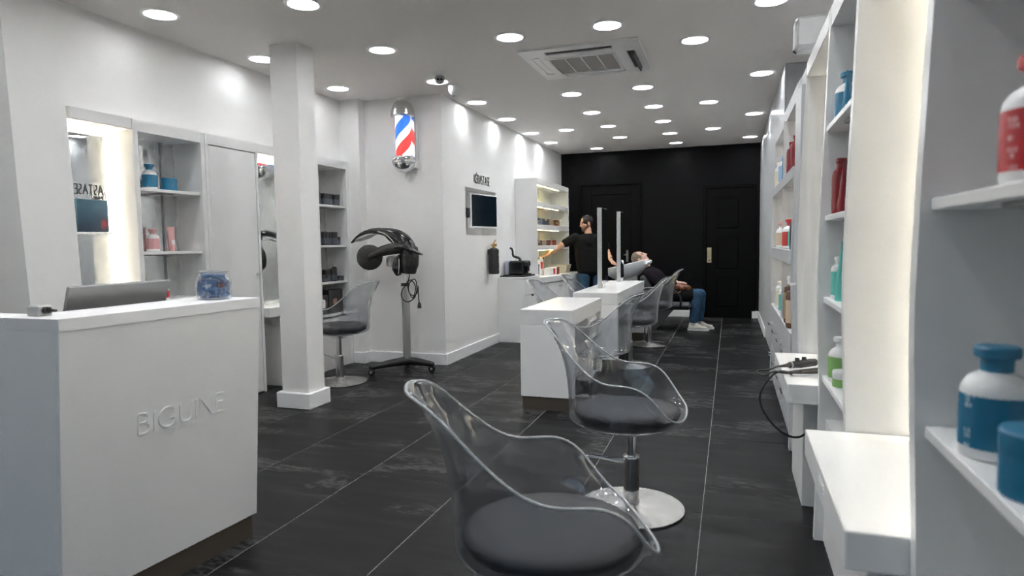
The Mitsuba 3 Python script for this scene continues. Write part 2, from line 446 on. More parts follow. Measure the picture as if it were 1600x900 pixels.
def led(parent, mesh, radiance):
    k = part(parent, 'led_strip', mesh, 'mat_white_plastic', smooth=False, label='glowing warm LED strip')
    scene[k]['emitter'] = {'type': 'area', 'radiance': rgb(*radiance)}


def tower(S, y0, y1, shelves, top, label, th=.04, bow=False, z0=0.0, rails=True):
    k = thing('display_tower', label, 'shelf unit', 'open display towers')
    part(k, 'side_panel', S.panel(y0, y0 + th, z0, top, bow), LACQ, smooth=False)
    part(k, 'side_panel', S.panel(y1 - th, y1, z0, top, bow), LACQ, smooth=False)
    part(k, 'header', S.b(.004 + .03 * bow, S.back, y0 + th, y1 - th, top - .08, top), LACQ, smooth=False)
    part(k, 'mirror_back', S.b(S.back - .012, S.back - .004, y0 + th, y1 - th, .5, top - .08), 'mat_mirror', smooth=False, label='mirror back panel')
    part(k, 'back_panel', S.b(S.back - .004, S.back, y0 + th, y1 - th, z0, top), LACQ, smooth=False)
    part(k, 'base_panel', S.b(.02 + .02 * bow, .04 + .02 * bow, y0 + th, y1 - th, z0, .5), LACQ, smooth=False)
    part(k, 'base_top', S.b(.02 + .02 * bow, S.back - .012, y0 + th, y1 - th, .5, .52), LACQ, smooth=False)
    if rails:
        yr = y1 - th - .13
        part(k, 'shelf_rail', cat([S.b(S.back - .022, S.back - .012, yr - .006, yr + .006, .52, top - .08)]), 'mat_rail', smooth=False, label='slotted metal shelf rail')
    for z in shelves:
        sh = part(k, 'shelf', S.b(.022, S.back - .014, y0 + th + .003, y1 - th - .003, z - .022, z, .002), LACQ, smooth=False)
        part(sh, 'bracket', S.b(.05, S.back - .02, y0 + .5 * (y1 - y0) - .05, y0 + .5 * (y1 - y0) + .05, z - .032, z - .022, .002), 'mat_grey_plastic', smooth=False)
    return k


def station(S, y0, y1, ztop, ztab, out, label, under, bow=False, far_led=True):
    k = thing('styling_station', label, 'styling station', 'wall styling stations')
    part(k, 'header', S.b(.002 + .03 * bow, S.back, y0, y1, ztop - .075, ztop, .003), LACQ, smooth=False)
    part(k, 'back_panel', S.b(S.back - .01, S.back, y0, y1, 0, ztop), 'mat_niche', smooth=False)
    part(k, 'mirror', S.b(S.back - .066, S.back - .060, y0 + .05, y1 - .05, ztab + .004, ztop - .12), 'mat_mirror', smooth=False, label='tall wall mirror with light behind its edges')
    part(k, 'mirror_board', S.b(S.back - .060, S.back - .045, y0 + .05, y1 - .05, ztab + .004, ztop - .12), LACQ, smooth=False)
    led(k, S.b(S.back - .040, S.back - .022, y1 - .047, y1 - .036, ztab + .02, ztop - .14), COVE)
    led(k, S.b(S.back - .040, S.back - .022, y0 + .036, y0 + .047, ztab + .02, ztop - .14), COVE)
    led(k, S.b(S.back - .040, S.back - .022, y0 + .08, y1 - .08, ztop - .15, ztop - .135), COVE)
    part(k, 'table_top', S.b(-out, S.back - .012, y0 + .002, y1 - .002, ztab - .085, ztab, .003), 'mat_top', smooth=False)
    part(k, 'support', S.b(-.01, S.back - .02, under[0], under[1], 0, ztab - .085, .003), LACQ, smooth=False)
    return k


pier_z = np.array([0, .9, 1.0, 1.6, 2.1, 2.8])
_near = np.interp(pier_z, [0, .9, 1.6, 2.28, 2.8], [2.65, 2.612, 2.583, 2.562, 2.545])
_far = np.interp(pier_z, [0, 1.0, 1.54, 2.09, 2.74, 2.8], [2.935, 2.928, 2.914, 2.895, 2.834, 2.83])
_pp = Polygon(list(zip(_near, pier_z)) + list(zip(_far, pier_z))[::-1])
thing('wall_pier', 'tall white pier with slightly curved edges beside the left mirror station', 'pier', mesh=frame(extrude(_pp, .34), [0, 1, 0], [0, 0, 1], [1, 0, 0], [-4.16, 0, 0]), mat='mat_wall', smooth=False)

# left side, near to far
LT = 2.15
s1 = station(L, 2.94, 3.375, LT, .72, .1, 'lit mirror station on the left wall right beside the white pier', (3.0, 3.3))
t1 = tower(L, 3.378, 4.01, (1.69, 1.245, .895), LT, 'open white tower on the left wall with blue and pink products')
cp = thing('cupboard', 'tall plain white cupboard between the left tower and the column', 'cupboard')
part(cp, 'carcass', cat([L.b(0, L.back, 4.012, 4.048, 0, LT, .002), L.b(0, L.back, 4.572, 4.60, 0, LT, .002), L.b(0, L.back, 4.048, 4.572, LT - .08, LT), L.b(.03, L.back, 4.048, 4.572, 0, LT - .08)]), LACQ, smooth=False)
dk = part(cp, 'door', L.b(.004, .024, 4.052, 4.568, .012, LT - .086, .002), LACQ, smooth=False)
part(dk, 'knob', cat([cyl(L.p(.004, 4.535, 1.04), L.p(-.02, 4.535, 1.04), .006, 12), cyl(L.p(-.02, 4.535, 1.04), L.p(-.03, 4.535, 1.04), .011, 14)]), 'mat_chrome')
s2 = station(L, 4.602, 5.418, LT, .735, .06, 'lit mirror station on the left wall partly hidden by the column', (4.8, 5.3))
t2 = tower(L, 5.42, 5.985, (1.685, 1.275, .90, .565), LT, 'open white tower with black jars behind the clear chair at the left')

# reflection of a sign and television, modelled as solid pieces on the left mirror
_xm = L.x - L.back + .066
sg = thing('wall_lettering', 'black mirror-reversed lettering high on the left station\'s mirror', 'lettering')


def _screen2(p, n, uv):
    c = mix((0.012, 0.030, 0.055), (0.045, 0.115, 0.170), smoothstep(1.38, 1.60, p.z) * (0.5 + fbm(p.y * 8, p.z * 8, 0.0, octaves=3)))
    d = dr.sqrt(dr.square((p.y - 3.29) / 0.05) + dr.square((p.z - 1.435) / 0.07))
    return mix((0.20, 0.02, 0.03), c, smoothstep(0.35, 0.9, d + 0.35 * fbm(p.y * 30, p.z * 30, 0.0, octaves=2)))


pr('mat_reflected_picture', proc(_screen2), 0.25)
sc2 = thing('reflected_screen', 'small blue picture standing in for a reflected television under the reversed letters at far left', 'screen')
part(sc2, 'display', bx(_xm + .001, _xm + .014, 3.10, 3.325, 1.385, 1.60, .002), 'mat_reflected_picture', smooth=False)
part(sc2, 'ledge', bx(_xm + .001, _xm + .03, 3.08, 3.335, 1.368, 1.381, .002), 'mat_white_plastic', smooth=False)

# right side, near to far
RT = 2.19
t3 = tower(R, .78, 1.47, (1.34, .90, .5, 1.78), RT, 'open white tower at the right edge with a red and a blue bottle', bow=True, rails=False)
s3 = station(R, 1.475, 2.255, RT, .65, .105, 'mirror station with the white table at lower right', (1.76, 2.25), bow=True)
t4 = tower(R, 2.26, 2.94, (1.715, 1.36, 1.03, .705), RT, 'open white tower right of the second table with bottles on four shelves', bow=True, rails=False)
s4 = station(R, 2.945, 3.765, RT, .65, .105, 'mirror station whose white table carries black clippers', (3.26, 3.76), bow=True)
c2 = thing('tall_cabinet', 'narrow grey-white tall cabinet with a chrome knob beyond the second table', 'cabinet')
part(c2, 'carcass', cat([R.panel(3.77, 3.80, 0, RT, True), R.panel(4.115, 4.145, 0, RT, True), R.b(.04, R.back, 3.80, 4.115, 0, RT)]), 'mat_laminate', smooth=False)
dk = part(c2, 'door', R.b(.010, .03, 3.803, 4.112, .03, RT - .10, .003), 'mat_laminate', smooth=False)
part(dk, 'knob', cyl(R.p(.012, 3.84, 1.02), R.p(-.03, 3.84, 1.02), .009, 14), 'mat_chrome')
ru = thing('product_cabinet', 'tall backlit product cabinet with chrome-handled drawers at the far right', 'cabinet')
YD = 5.02
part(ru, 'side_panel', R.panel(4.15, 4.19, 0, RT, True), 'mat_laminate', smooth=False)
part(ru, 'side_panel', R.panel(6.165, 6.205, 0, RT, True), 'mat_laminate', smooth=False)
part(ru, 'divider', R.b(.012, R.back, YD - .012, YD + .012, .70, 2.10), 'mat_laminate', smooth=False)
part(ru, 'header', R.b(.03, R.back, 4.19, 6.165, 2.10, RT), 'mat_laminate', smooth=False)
part(ru, 'back_panel', R.b(R.back - .02, R.back, 4.19, 6.165, 0, 2.10), 'mat_niche', smooth=False)
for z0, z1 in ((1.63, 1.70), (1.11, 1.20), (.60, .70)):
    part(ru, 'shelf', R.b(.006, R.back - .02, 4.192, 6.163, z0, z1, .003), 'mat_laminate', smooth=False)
for y0, y1 in ((4.24, YD - .05), (YD + .05, 6.12)):
    for z in (2.098, 1.628, 1.108):
        led(ru, R.b(R.back - .06, R.back - .04, y0, y1, z - .012, z), tuple(.5 * np.array(COVE)))
_ny = 4
for a in range(_ny):
    for b in range(2):
        ya, yb = 4.195 + a * 1.966 / _ny, 4.195 + (a + 1) * 1.966 / _ny
        za, zb = .09 + b * .255, .09 + (b + 1) * .255
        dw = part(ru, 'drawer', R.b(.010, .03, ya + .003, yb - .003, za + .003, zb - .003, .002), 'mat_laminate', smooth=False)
        part(dw, 'handle', cat([cyl(R.p(-.02, .5 * (ya + yb) - .09, zb - .06), R.p(-.02, .5 * (ya + yb) + .09, zb - .06), .005, 10),
                                cyl(R.p(.012, .5 * (ya + yb) - .07, zb - .06), R.p(-.02, .5 * (ya + yb) - .07, zb - .06), .004, 8), cyl(R.p(.012, .5 * (ya + yb) + .07, zb - .06), R.p(-.02, .5 * (ya + yb) + .07, zb - .06), .004, 8)]), 'mat_chrome')
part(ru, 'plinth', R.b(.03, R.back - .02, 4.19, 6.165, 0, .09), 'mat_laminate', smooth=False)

# small relief lettering on the near right table
def strokes(word, h, w):
    """Thin even-stroke capitals as a shapely shape."""
    import math as m
    def arc(cx, cy, rx, ry, a0, a1, n=18):
        return [(cx + rx * m.cos(m.radians(a0 + (a1 - a0) * i / n)), cy + ry * m.sin(m.radians(a0 + (a1 - a0) * i / n))) for i in range(n + 1)]
    G = {'B': (.5, [[(0, 0), (0, 1)], [(0, 1), (.2, 1)] + arc(.2, .77, .23, .23, 90, -90) + [(0, .54)], [(0, .54), (.25, .54)] + arc(.25, .27, .26, .27, 90, -90) + [(0, 0)]]),
         'I': (.0, [[(0, 0), (0, 1)]]), 'G': (.82, [arc(.44, .5, .44, .5, 40, 325), [(.80, .42), (.80, .10)], [(.80, .42), (.58, .42)]]),
         'U': (.62, [[(0, 1), (0, .32)] + arc(.31, .32, .31, .32, 180, 360) + [(.62, 1)]]), 'N': (.68, [[(0, 0), (0, 1), (.68, 0), (.68, 1)]]),
         'E': (.42, [[(.42, 1), (0, 1), (0, 0), (.42, 0)], [(0, .53), (.36, .53)]]), 'P': (.45, [[(0, 0), (0, 1)], [(0, 1), (.2, 1)] + arc(.2, .75, .25, .25, 90, -90) + [(0, .5)]]),
         'A': (.7, [[(0, 0), (.35, 1), (.7, 0)], [(.13, .36), (.57, .36)]]), 'R': (.48, [[(0, 0), (0, 1)], [(0, 1), (.2, 1)] + arc(.2, .75, .25, .25, 90, -90) + [(0, .5)], [(.18, .5), (.48, 0)]]),
         'T': (.56, [[(.28, 0), (.28, 1)], [(0, 1), (.56, 1)]]), 'K': (.55, [[(0, 0), (0, 1)], [(.52, 1), (0, .45)], [(.10, .55), (.55, 0)]]),
         'É': (.42, [[(.42, 1), (0, 1), (0, 0), (.42, 0)], [(0, .53), (.36, .53)], [(.12, 1.10), (.32, 1.26)]]),
         'S': (.42, [arc(.21, .75, .2, .25, 60, 250) + arc(.21, .25, .2, .25, 70, -120)])}
    out, x = [], 0
    for ch in word:
        wd, ls = G[ch]
        for l in ls:
            out.append(LineString([((px + x) * h, py * h) for px, py in l]).buffer(w / 2, cap_style=2))
        x += wd + .22
    return unary_union(out)


def relief(parent, word, h, w, length, ex, ey, ez, o, m, lift=.0012):
    s = extrude(strokes(word, h, w), lift)
    s.apply_scale([length / (s.bounds[1, 0] - s.bounds[0, 0]), 1, 1])
    part(parent, 'lettering', frame(s, ex, ey, ez, o), m, smooth=False, label='raised lettering ' + word)


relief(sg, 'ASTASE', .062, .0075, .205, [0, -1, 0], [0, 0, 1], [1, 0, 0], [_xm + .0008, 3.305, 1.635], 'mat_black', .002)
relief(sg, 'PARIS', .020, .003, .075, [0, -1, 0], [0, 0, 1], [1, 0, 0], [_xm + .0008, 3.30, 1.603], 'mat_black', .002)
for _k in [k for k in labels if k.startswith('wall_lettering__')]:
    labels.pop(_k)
relief(s3, 'BIGUINE', .022, .002, .13, [0, -1, 0], [0, 0, 1], [-1, 0, 0], [R.x - .105, 1.93, .603], 'mat_top', .0015)

# ------------------------------------------------------------------ bottles and jars
def cap_flat(r_neck, r_cap, z0, z1, z2):
    return lathe([(0, z2), (r_cap - .003, z2), (r_cap, z2 - .003), (r_cap, z1 + .002), (r_cap - .003, z1), (r_neck, z1), (r_neck, z0), (0, z0)][::-1], 28)


_cache = {}


def parts_of(kind):
    if kind in _cache:
        return _cache[kind]
    ms = {}
    if kind == 'shampoo':       # broad shouldered bottle with a flat flip cap, 0.185 high
        ms['body'] = lathe([(0, 0), (.044, 0), (.049, .003), (.051, .010), (.051, .108), (.049, .120), (.040, .134), (.026, .142), (.023, .145), (0, .145)], 36)
        ms['label'] = lathe([(.0516, .020), (.0518, .020), (.0518, .107), (.0516, .107)], 36)
        ms['cap'] = cap_flat(.0235, .033, .143, .167, .186)
    elif kind == 'slim':
        ms['body'] = lathe([(0, 0), (.026, 0), (.030, .004), (.031, .012), (.031, .128), (.028, .142), (.016, .150), (.014, .155), (0, .155)], 28)
        ms['label'] = lathe([(.0313, .018), (.0315, .018), (.0315, .120), (.0313, .120)], 28)
        ms['cap'] = cap_flat(.0155, .019, .152, .168, .184)
    elif kind == 'pump':
        ms['body'] = lathe([(0, 0), (.032, 0), (.036, .004), (.037, .012), (.037, .118), (.033, .134), (.018, .142), (0, .142)], 28)
        ms['label'] = lathe([(.0373, .02), (.0375, .02), (.0375, .105), (.0373, .105)], 28)
        ms['cap'] = cat([lathe([(0, .142), (.017, .142), (.017, .160), (.006, .162), (.006, .185), (.012, .186), (.012, .196), (0, .197)], 20), bx(-.004, .04, -.006, .006, .186, .195, .002)])
    elif kind == 'jar':         # broad pot, 0.075 high
        ms['body'] = lathe([(0, 0), (.044, 0), (.047, .003), (.047, .048), (0, .048)], 32)
        ms['label'] = lathe([(.0473, .006), (.0475, .006), (.0475, .040), (.0473, .040)], 32)
        ms['cap'] = lathe([(0, .048), (.0475, .048), (.0485, .050), (.0485, .070), (.046, .073), (0, .074)], 32)
    elif kind == 'tube':        # standing on its cap, flat crimp at the top
        ms['cap'] = lathe([(0, 0), (.021, 0), (.022, .002), (.022, .022), (0, .022)], 24)
        n, zz, v = 24, np.linspace(.022, .165, 10), []
        a = np.arange(n) * 2 * math.pi / n
        for z in zz:
            t = (z - .022) / .143
            v.append(np.stack([(.022 + .008 * t) * np.cos(a), (.022 * (1 - t) + .002) * np.sin(a), np.full(n, z)], 1))
        i, j = np.meshgrid(np.arange(9), np.arange(n), indexing='ij')
        q = np.stack([i * n + j, i * n + (j + 1) % n, (i + 1) * n + (j + 1) % n, (i + 1) * n + j], -1).reshape(-1, 4)
        ms['body'] = trimesh.Trimesh(np.vstack(v), np.vstack([q[:, :3], q[:, [0, 2, 3]]]), process=False)
        ms['label'] = bx(-.012, .012, -.0205, -.019, .045, .075)
    _cache[kind] = ms
    return ms


_plyc = {}


def product(kind, x, y, z, body, band, cap, label, group, name='product_bottle', catg='bottle', s=1.0, sz=1.0, rot=0.0):
    k = thing(name, label, catg, group)
    t = T().translate([x, y, z]).rotate([0, 0, 1], math.degrees(rot)).scale([s, s, s * sz])
    for nm, m_ in (('body', body), ('label', band), ('cap', cap)):
        if m_ is None:
            continue
        c = (kind, nm, m_)
        if c not in _plyc:
            _plyc[c] = mikit.ply(parts_of(kind)[nm], m_, smooth=35)
        place(k, nm, _plyc[c], t)
    return k


def _printed(base, light, cx, cy):
    """Flat print: a column of short blurred text lines on the side of the label that looks down the room."""
    def fn(p, n, uv):
        a = dr.atan2(p.y - cy, p.x - cx)
        u = (a + 3.05) / 0.55
        row = dr.floor(p.z / 0.0085)
        on = smoothstep(.35, .5, dr.abs(p.z / 0.0085 - row - 0.5)) 
        ln = mikit.cell_rand(row, 3, 1)
        word = noise(a * 60.0, row * 7.1, 0.0)
        k = (1 - on) * dr.select((u > 0.45) & (u < 0.55 + 0.55 * ln) & (ln > 0.35), 1.0, 0.0) * smoothstep(.3, .5, word)
        return mix(base, light, k * 0.75)
    return fn


pr('mat_print_blue', proc(_printed((0.018, 0.150, 0.260), (.6, .7, .75), .42, 1.255)), 0.3)
pr('mat_print_red', proc(_printed((0.50, 0.030, 0.035), (.8, .6, .6), .425, 1.135)), 0.3)
W_, B_, RD, DR, TL, PK, GR, BG, JT = ['mat_' + n for n in ('white', 'blue', 'red', 'darkred', 'teal', 'pink', 'green', 'beige', 'jet')]
g = 'products on the tower at the right edge'
product('shampoo', .42, 1.255, .90, W_, 'mat_print_blue', B_, 'large white bottle with blue label and blue cap, out of focus at right', g)
product('jar', .415, 1.07, .90, B_, B_, B_, 'blue pot cut off by the right edge in front of the blue-labelled bottle', g, 'product_jar', 'jar', s=1.05, sz=1.25)
product('shampoo', .425, 1.135, 1.34, W_, 'mat_print_red', RD, 'large white bottle with red label and red cap at the upper right', g, s=1.0)
product('tube', .385, .995, 1.34, 'mat_red', 'mat_pink', RD, 'red tube cut off by the right edge before the red-labelled bottle', g, 'product_tube', 'tube', s=1.2, rot=1.2)
g = 'products on the tower beyond the near right table'
product('shampoo', .428, 2.80, 1.715, W_, B_, B_, 'white and blue bottle on the second right tower\'s top shelf', g)
product('tube', .408, 2.69, 1.715, B_, 'mat_sky', B_, 'blue tube in front of the blue bottle on the second right tower\'s top shelf', g, 'product_tube', 'tube', s=1.0, rot=1.2)
product('slim', .405, 2.80, 1.36, DR, DR, DR, 'dark red bottle on the second right tower, farther of its pair', g, s=1.05, sz=1.12)
product('tube', .405, 2.70, 1.36, DR, 'mat_pink', DR, 'dark red tube before the dark red bottle on the second right tower', g, 'product_tube', 'tube', s=1.2, rot=1.2)
product('slim', .405, 2.80, 1.03, W_, TL, W_, 'white capped teal bottle on the second right tower', g, s=.95, sz=.95)
product('tube', .402, 2.71, 1.03, TL, 'mat_sky', TL, 'tall teal tube in front of the white capped teal bottle', g, 'product_tube', 'tube', s=1.1, sz=1.25, rot=1.3)
product('shampoo', .418, 2.78, .705, W_, GR, W_, 'white bottle with green label on the lowest visible shelf beside the table', g, s=.95)
product('jar', .405, 2.665, .705, W_, GR, W_, 'small white pot with green label in front of the green-labelled bottle', g, 'product_jar', 'jar', s=.75, sz=1.2)

g = 'products on the left tower'
product('shampoo', -3.99, 3.62, 1.69, W_, B_, B_, 'white bottle with blue label on the left tower\'s top shelf', g)
product('jar', -3.97, 3.77, 1.69, B_, B_, B_, 'blue pot right of the blue bottle on the left tower\'s top shelf', g, 'product_jar', 'jar', s=1.15, sz=1.15)
product('shampoo', -3.99, 3.62, 1.245, W_, PK, PK, 'white bottle with pink label on the left tower\'s middle shelf', g, s=.88)
product('tube', -3.98, 3.775, 1.245, PK, W_, PK, 'pink tube right of the pink bottle on the left tower\'s middle shelf', g, 'product_tube', 'tube', s=1.1, rot=1.45)
gj = thing('glass_jar', 'empty clear glass jar on the left tower\'s low shelf behind the laptop', 'jar', mesh=lathe([(0, .002), (.055, .002), (.058, .008), (.058, .085), (.047, .10), (.047, .108), (.053, .11), (.053, .118), (.03, .125), (0, .125)], 32), mat='mat_glass', smooth=40)
scene[gj]['to_world'] = T().translate([-3.99, 3.60, .895])
product('slim', -3.96, 3.68, .895, W_, RD, W_, 'small white bottle with red label beside the empty glass jar', g, s=.85, sz=.6)

g = 'black hair products on the far left tower'
for lv, (z, items) in zip(('top', 'second', 'third'), ((1.685, [(5.585, 'jar', 1.45), (5.70, 'jar', 1.4), (5.815, 'jar', 1.4), (5.925, 'jar', 1.4)]), (1.275, [(5.57, 'jar', 1.65), (5.67, 'jar', 1.65), (5.77, 'jar', 1.65), (5.855, 'jar', 1.65), (5.95, 'jar', 1.05)]),
                             (.90, [(5.54, 'slim', .85), (5.63, 'jar', .9), (5.72, 'jar', 1.55), (5.82, 'jar', 1.55), (5.895, 'slim', .95), (5.96, 'jar', .6)]))):
    for i, (y, kd, sc) in enumerate(items):
        nm = ('product_jar', 'jar') if kd == 'jar' else ('product_bottle', 'bottle')
        product(kd, -3.95 + .02 * (i % 2), 5.515 + (y - 5.54) * .86, z, JT, 'mat_slate', JT if kd == 'jar' else 'mat_silver', f'black {"pot" if kd == "jar" else "spray bottle"}, {("leftmost", "second from left", "third from left", "fourth from left", "fifth from left", "rightmost")[i]} on the far left tower\'s {lv} shelf', g, *nm, s=.98 if kd == 'jar' else .9, sz=sc * 1.15)

# boxes printed with two portraits on the lowest visible shelf of that tower
def _portrait(cy, cz, tone):
    def fn(p, n, uv):
        d = dr.sqrt(dr.square((p.y - cy) / .045) + dr.square((p.z - cz) / .062))
        hair = dr.sqrt(dr.square((p.y - cy) / .056) + dr.square((p.z - cz - .035) / .06))
        f = smoothstep(1.05, .85, d + .25 * fbm(p.y * 40, p.z * 40, 1.0, octaves=2))
        c = mix((.022, .020, .020), tone, f * (.45 + .75 * fbm(p.y * 35, p.z * 50, 3.0, octaves=3)))
        return mix(c, (.012, .010, .010), smoothstep(1.0, .8, hair) * smoothstep(cz + .012, cz + .035, p.z))
    return fn


for i, (y0, y1, cy, cz, tone, lb) in enumerate(((5.47, 5.665, 5.60, .675, (.30, .14, .10), 'dark display box printed with a man\'s portrait, left of the pair'), (5.68, 5.93, 5.79, .69, (.36, .19, .14), 'dark display box printed with a larger man\'s portrait, right of the pair'))):
    pr(f'mat_portrait_{i}', proc(_portrait(cy, cz, tone)), .3)
    thing('display_box', lb, 'box', 'portrait boxes on the far left tower', mesh=bx(-3.99, -3.93, y0, y1, .565, .565 + (.20, .245)[i], .002), mat=f'mat_portrait_{i}', smooth=False)

g = 'products in the backlit cabinet'
_n = 0
for lv, z, items in (('top', 1.70, [(4.36, 'slim', DR, DR, DR), (4.50, 'pump', DR, DR, DR), (4.66, 'slim', DR, DR, DR), (4.83, 'slim', DR, DR, DR), (5.15, 'slim', 'mat_navy', B_, B_), (5.35, 'slim', W_, 'mat_sky', W_), (5.55, 'slim', W_, 'mat_sky', 'mat_sky'), (5.78, 'slim', W_, W_, 'mat_sky'), (5.98, 'slim', W_, 'mat_cream', W_)]),
                     ('middle', 1.20, [(4.34, 'slim', 'mat_slate', 'mat_slate', JT), (4.47, 'shampoo', W_, TL, TL), (4.70, 'shampoo', W_, RD, RD), (5.22, 'pump', W_, BG, PK), (5.45, 'shampoo', W_, BG, PK), (5.75, 'slim', W_, BG, PK)]),
                     ('lowest', .70, [(4.32, 'pump', 'mat_brown', 'mat_beige', W_), (4.46, 'slim', 'mat_brown', 'mat_brown', W_), (4.60, 'slim', 'mat_brown', 'mat_tan', W_), (4.76, 'pump', 'mat_brown', 'mat_brown', W_), (4.90, 'slim', 'mat_tan', 'mat_brown', 'mat_beige'), (5.14, 'slim', W_, B_, 'mat_navy'), (5.32, 'slim', W_, TL, W_), (5.50, 'pump', W_, W_, W_), (5.70, 'slim', W_, 'mat_cream', W_), (5.92, 'slim', W_, W_, 'mat_beige')])):
    for i, (y, kd, a, b, c) in enumerate(items):
        cn = {DR: 'dark red', 'mat_navy': 'dark blue', W_: 'white', 'mat_slate': 'dark', 'mat_brown': 'brown', 'mat_tan': 'tan'}[a]
        bn = {DR: 'dark red', B_: 'blue', 'mat_sky': 'pale blue', W_: 'plain', 'mat_cream': 'cream', 'mat_slate': 'dark', TL: 'teal', RD: 'red', BG: 'beige', 'mat_brown': 'brown', 'mat_tan': 'tan'}[b]
        product(kd, .392 + .02 * (i % 2), (y + .13 if y < 4.8 else y) if y < YD else 5.08 + (y - 5.05) * 1.0, z, a, b, c, f'{cn} bottle with {bn} label, {("nearest", "second nearest", "third", "fourth", "fifth", "sixth", "seventh", "eighth", "ninth", "farthest")[i]} on the backlit cabinet\'s {lv} shelf', g,
                s=(1.15 if kd != 'shampoo' else 1.05) * (1.25 if lv == 'lowest' and a == 'mat_brown' else 1), sz=1.2 if lv == 'lowest' and a == 'mat_brown' else 1.05)

# ------------------------------------------------------------------ reception desk and what stands on it
desk = thing('reception_desk', 'white reception desk with raised lettering at the left front', 'desk')
_fp = np.array([(-1.975, 1.43, 1.05), (-1.905, 2.25, 1.05), (-2.037, 1.43, .10), (-1.967, 2.25, .10)])
_bk = _fp.copy()
_bk[:, 0] = -2.13
part(desk, 'front_panel', trimesh.convex.convex_hull(np.vstack([_fp, _bk])), 'mat_counter', smooth=False)
part(desk, 'ledge', trimesh.convex.convex_hull(np.array([(-1.974, 1.429, 1.051), (-1.904, 2.252, 1.051), (-1.974, 1.429, 1.012), (-1.904, 2.252, 1.012), (-2.215, 1.429, 1.051), (-2.215, 2.252, 1.051), (-2.215, 1.429, 1.012), (-2.215, 2.252, 1.012)])), 'mat_counter', smooth=False)
_sp = Polygon([(-2.95, .1), (-2.95, 1.05), (-1.99, 1.05), (-2.05, .10)])
part(desk, 'side_panel', frame(extrude(_sp, .11), [1, 0, 0], [0, 0, 1], [0, 1, 0], [0, 1.4295, 0]), 'mat_counter', smooth=False)
part(desk, 'worktop', bx(-2.95, -2.13, 1.54, 2.245, .76, .80), 'mat_counter', smooth=False)
part(desk, 'kick_plate', trimesh.convex.convex_hull(np.array([(x, y, z) for x, y in ((-2.047, 1.45), (-1.980, 2.235), (-2.9, 1.45), (-2.9, 2.235)) for z in (0, .10)])), 'mat_kick', smooth=False, label='brownish metal kick plate')
_ex = np.array([.105, .82, 0]); _ex /= np.linalg.norm(_ex)
_b0 = np.array([-2.006, 1.43, .60]); _ez0 = np.array([.078, 0.0, .95])
_ez = np.cross(_ex, _ez0); _ez /= np.linalg.norm(_ez)
_ey = np.cross(_ez, _ex)


def _on_front(y, z):
    f = np.interp(z, [.10, 1.05], [-2.037, -1.975]), np.interp(z, [.10, 1.05], [-1.967, -1.905])
    return [f[0] + (f[1] - f[0]) * (y - 1.43) / .82, y, z]


_e = np.array(_on_front(2.06, .6)) - np.array(_on_front(1.69, .6)); _e /= np.linalg.norm(_e)
_u = np.array(_on_front(1.9, .70)) - np.array(_on_front(1.9, .58)); _u /= np.linalg.norm(_u)
_nn = np.cross(_e, _u)
_u = np.cross(_nn, _e)
relief(desk, 'BIGUINE', .074, .0055, .375, _e, _u, _nn, np.array(_on_front(1.695, .608)) - _nn * .0005, 'mat_counter', .0042)
relief(desk, 'PARIS', .014, .0022, .115, _e, _u, _nn, np.array(_on_front(1.83, .584)) - _nn * .0008, 'mat_counter', .0025)

lap = thing('laptop', 'grey laptop seen from behind over the reception desk ledge', 'laptop')
_lid = bx(-.225, .225, 0, .012, 0, .325, .005)
_M = np.eye(4)
_a = math.radians(17)
_M[:3, 0], _M[:3, 1], _M[:3, 2], _M[:3, 3] = [0, 1, 0], [-math.cos(_a), 0, math.sin(_a)], [math.sin(_a), 0, math.cos(_a)], [-2.355, 1.905, .822]
part(lap, 'lid', xf(_lid, _M), 'mat_laptop', smooth=False)
part(lap, 'base', bx(-2.64, -2.36, 1.68, 2.13, .803, .822, .005), 'mat_laptop', smooth=False)
part(lap, 'screen', xf(bx(-.21, .21, .0125, .0135, .02, .31), _M), 'mat_screen', smooth=False)
part(lap, 'hinge', cyl((-2.357, 1.75, .823), (-2.357, 2.06, .823), .008, 12), 'mat_black')
plug = thing('power_adapter', 'small grey adapter with a black plug on the desk ledge left of the laptop', 'adapter')
part(plug, 'box', bx(-2.18, -2.128, 1.475, 1.525, 1.0505, 1.086, .004), 'mat_silver', smooth=False)
part(plug, 'plug', cat([cyl((-2.128, 1.50, 1.070), (-2.112, 1.50, 1.070), .012, 14), cyl((-2.112, 1.50, 1.070), (-2.082, 1.503, 1.069), .005, 10)]), 'mat_black')

jx, jy, jz = -2.055, 2.155, 1.0515
jar = thing('candy_jar', 'round glass jar filled with wrapped sweets on the reception desk', 'jar')
mat('mat_jar_glass', {'type': 'blendbsdf', 'weight': 0.012, 'a': {'type': 'thindielectric', 'int_ior': 1.6, 'specular_transmittance': rgb(0.93, 0.95, 0.95)}, 'b': {'type': 'twosided', 'bsdf': {'type': 'diffuse', 'reflectance': rgb(0.7, 0.73, 0.75)}}}, two=False)
part(jar, 'glass', lathe([(0, .001), (.058, .001), (.066, .006), (.069, .02), (.069, .075), (.060, .096), (.053, .102), (.053, .110), (.058, .113), (.058, .117)], 40, (jx, jy, jz)), 'mat_jar_glass', smooth=50)
part(jar, 'base', lathe([(0, .0012), (.056, .0012), (.060, .004), (.056, .007), (0, .007)], 32, (jx, jy, jz)), 'mat_lilac')
part(jar, 'rim', tube([(jx + .057 * math.cos(t), jy + .057 * math.sin(t), jz + .116) for t in np.arange(40) * math.pi / 20], .003, 8, True), 'mat_grey_plastic')
_cm = []
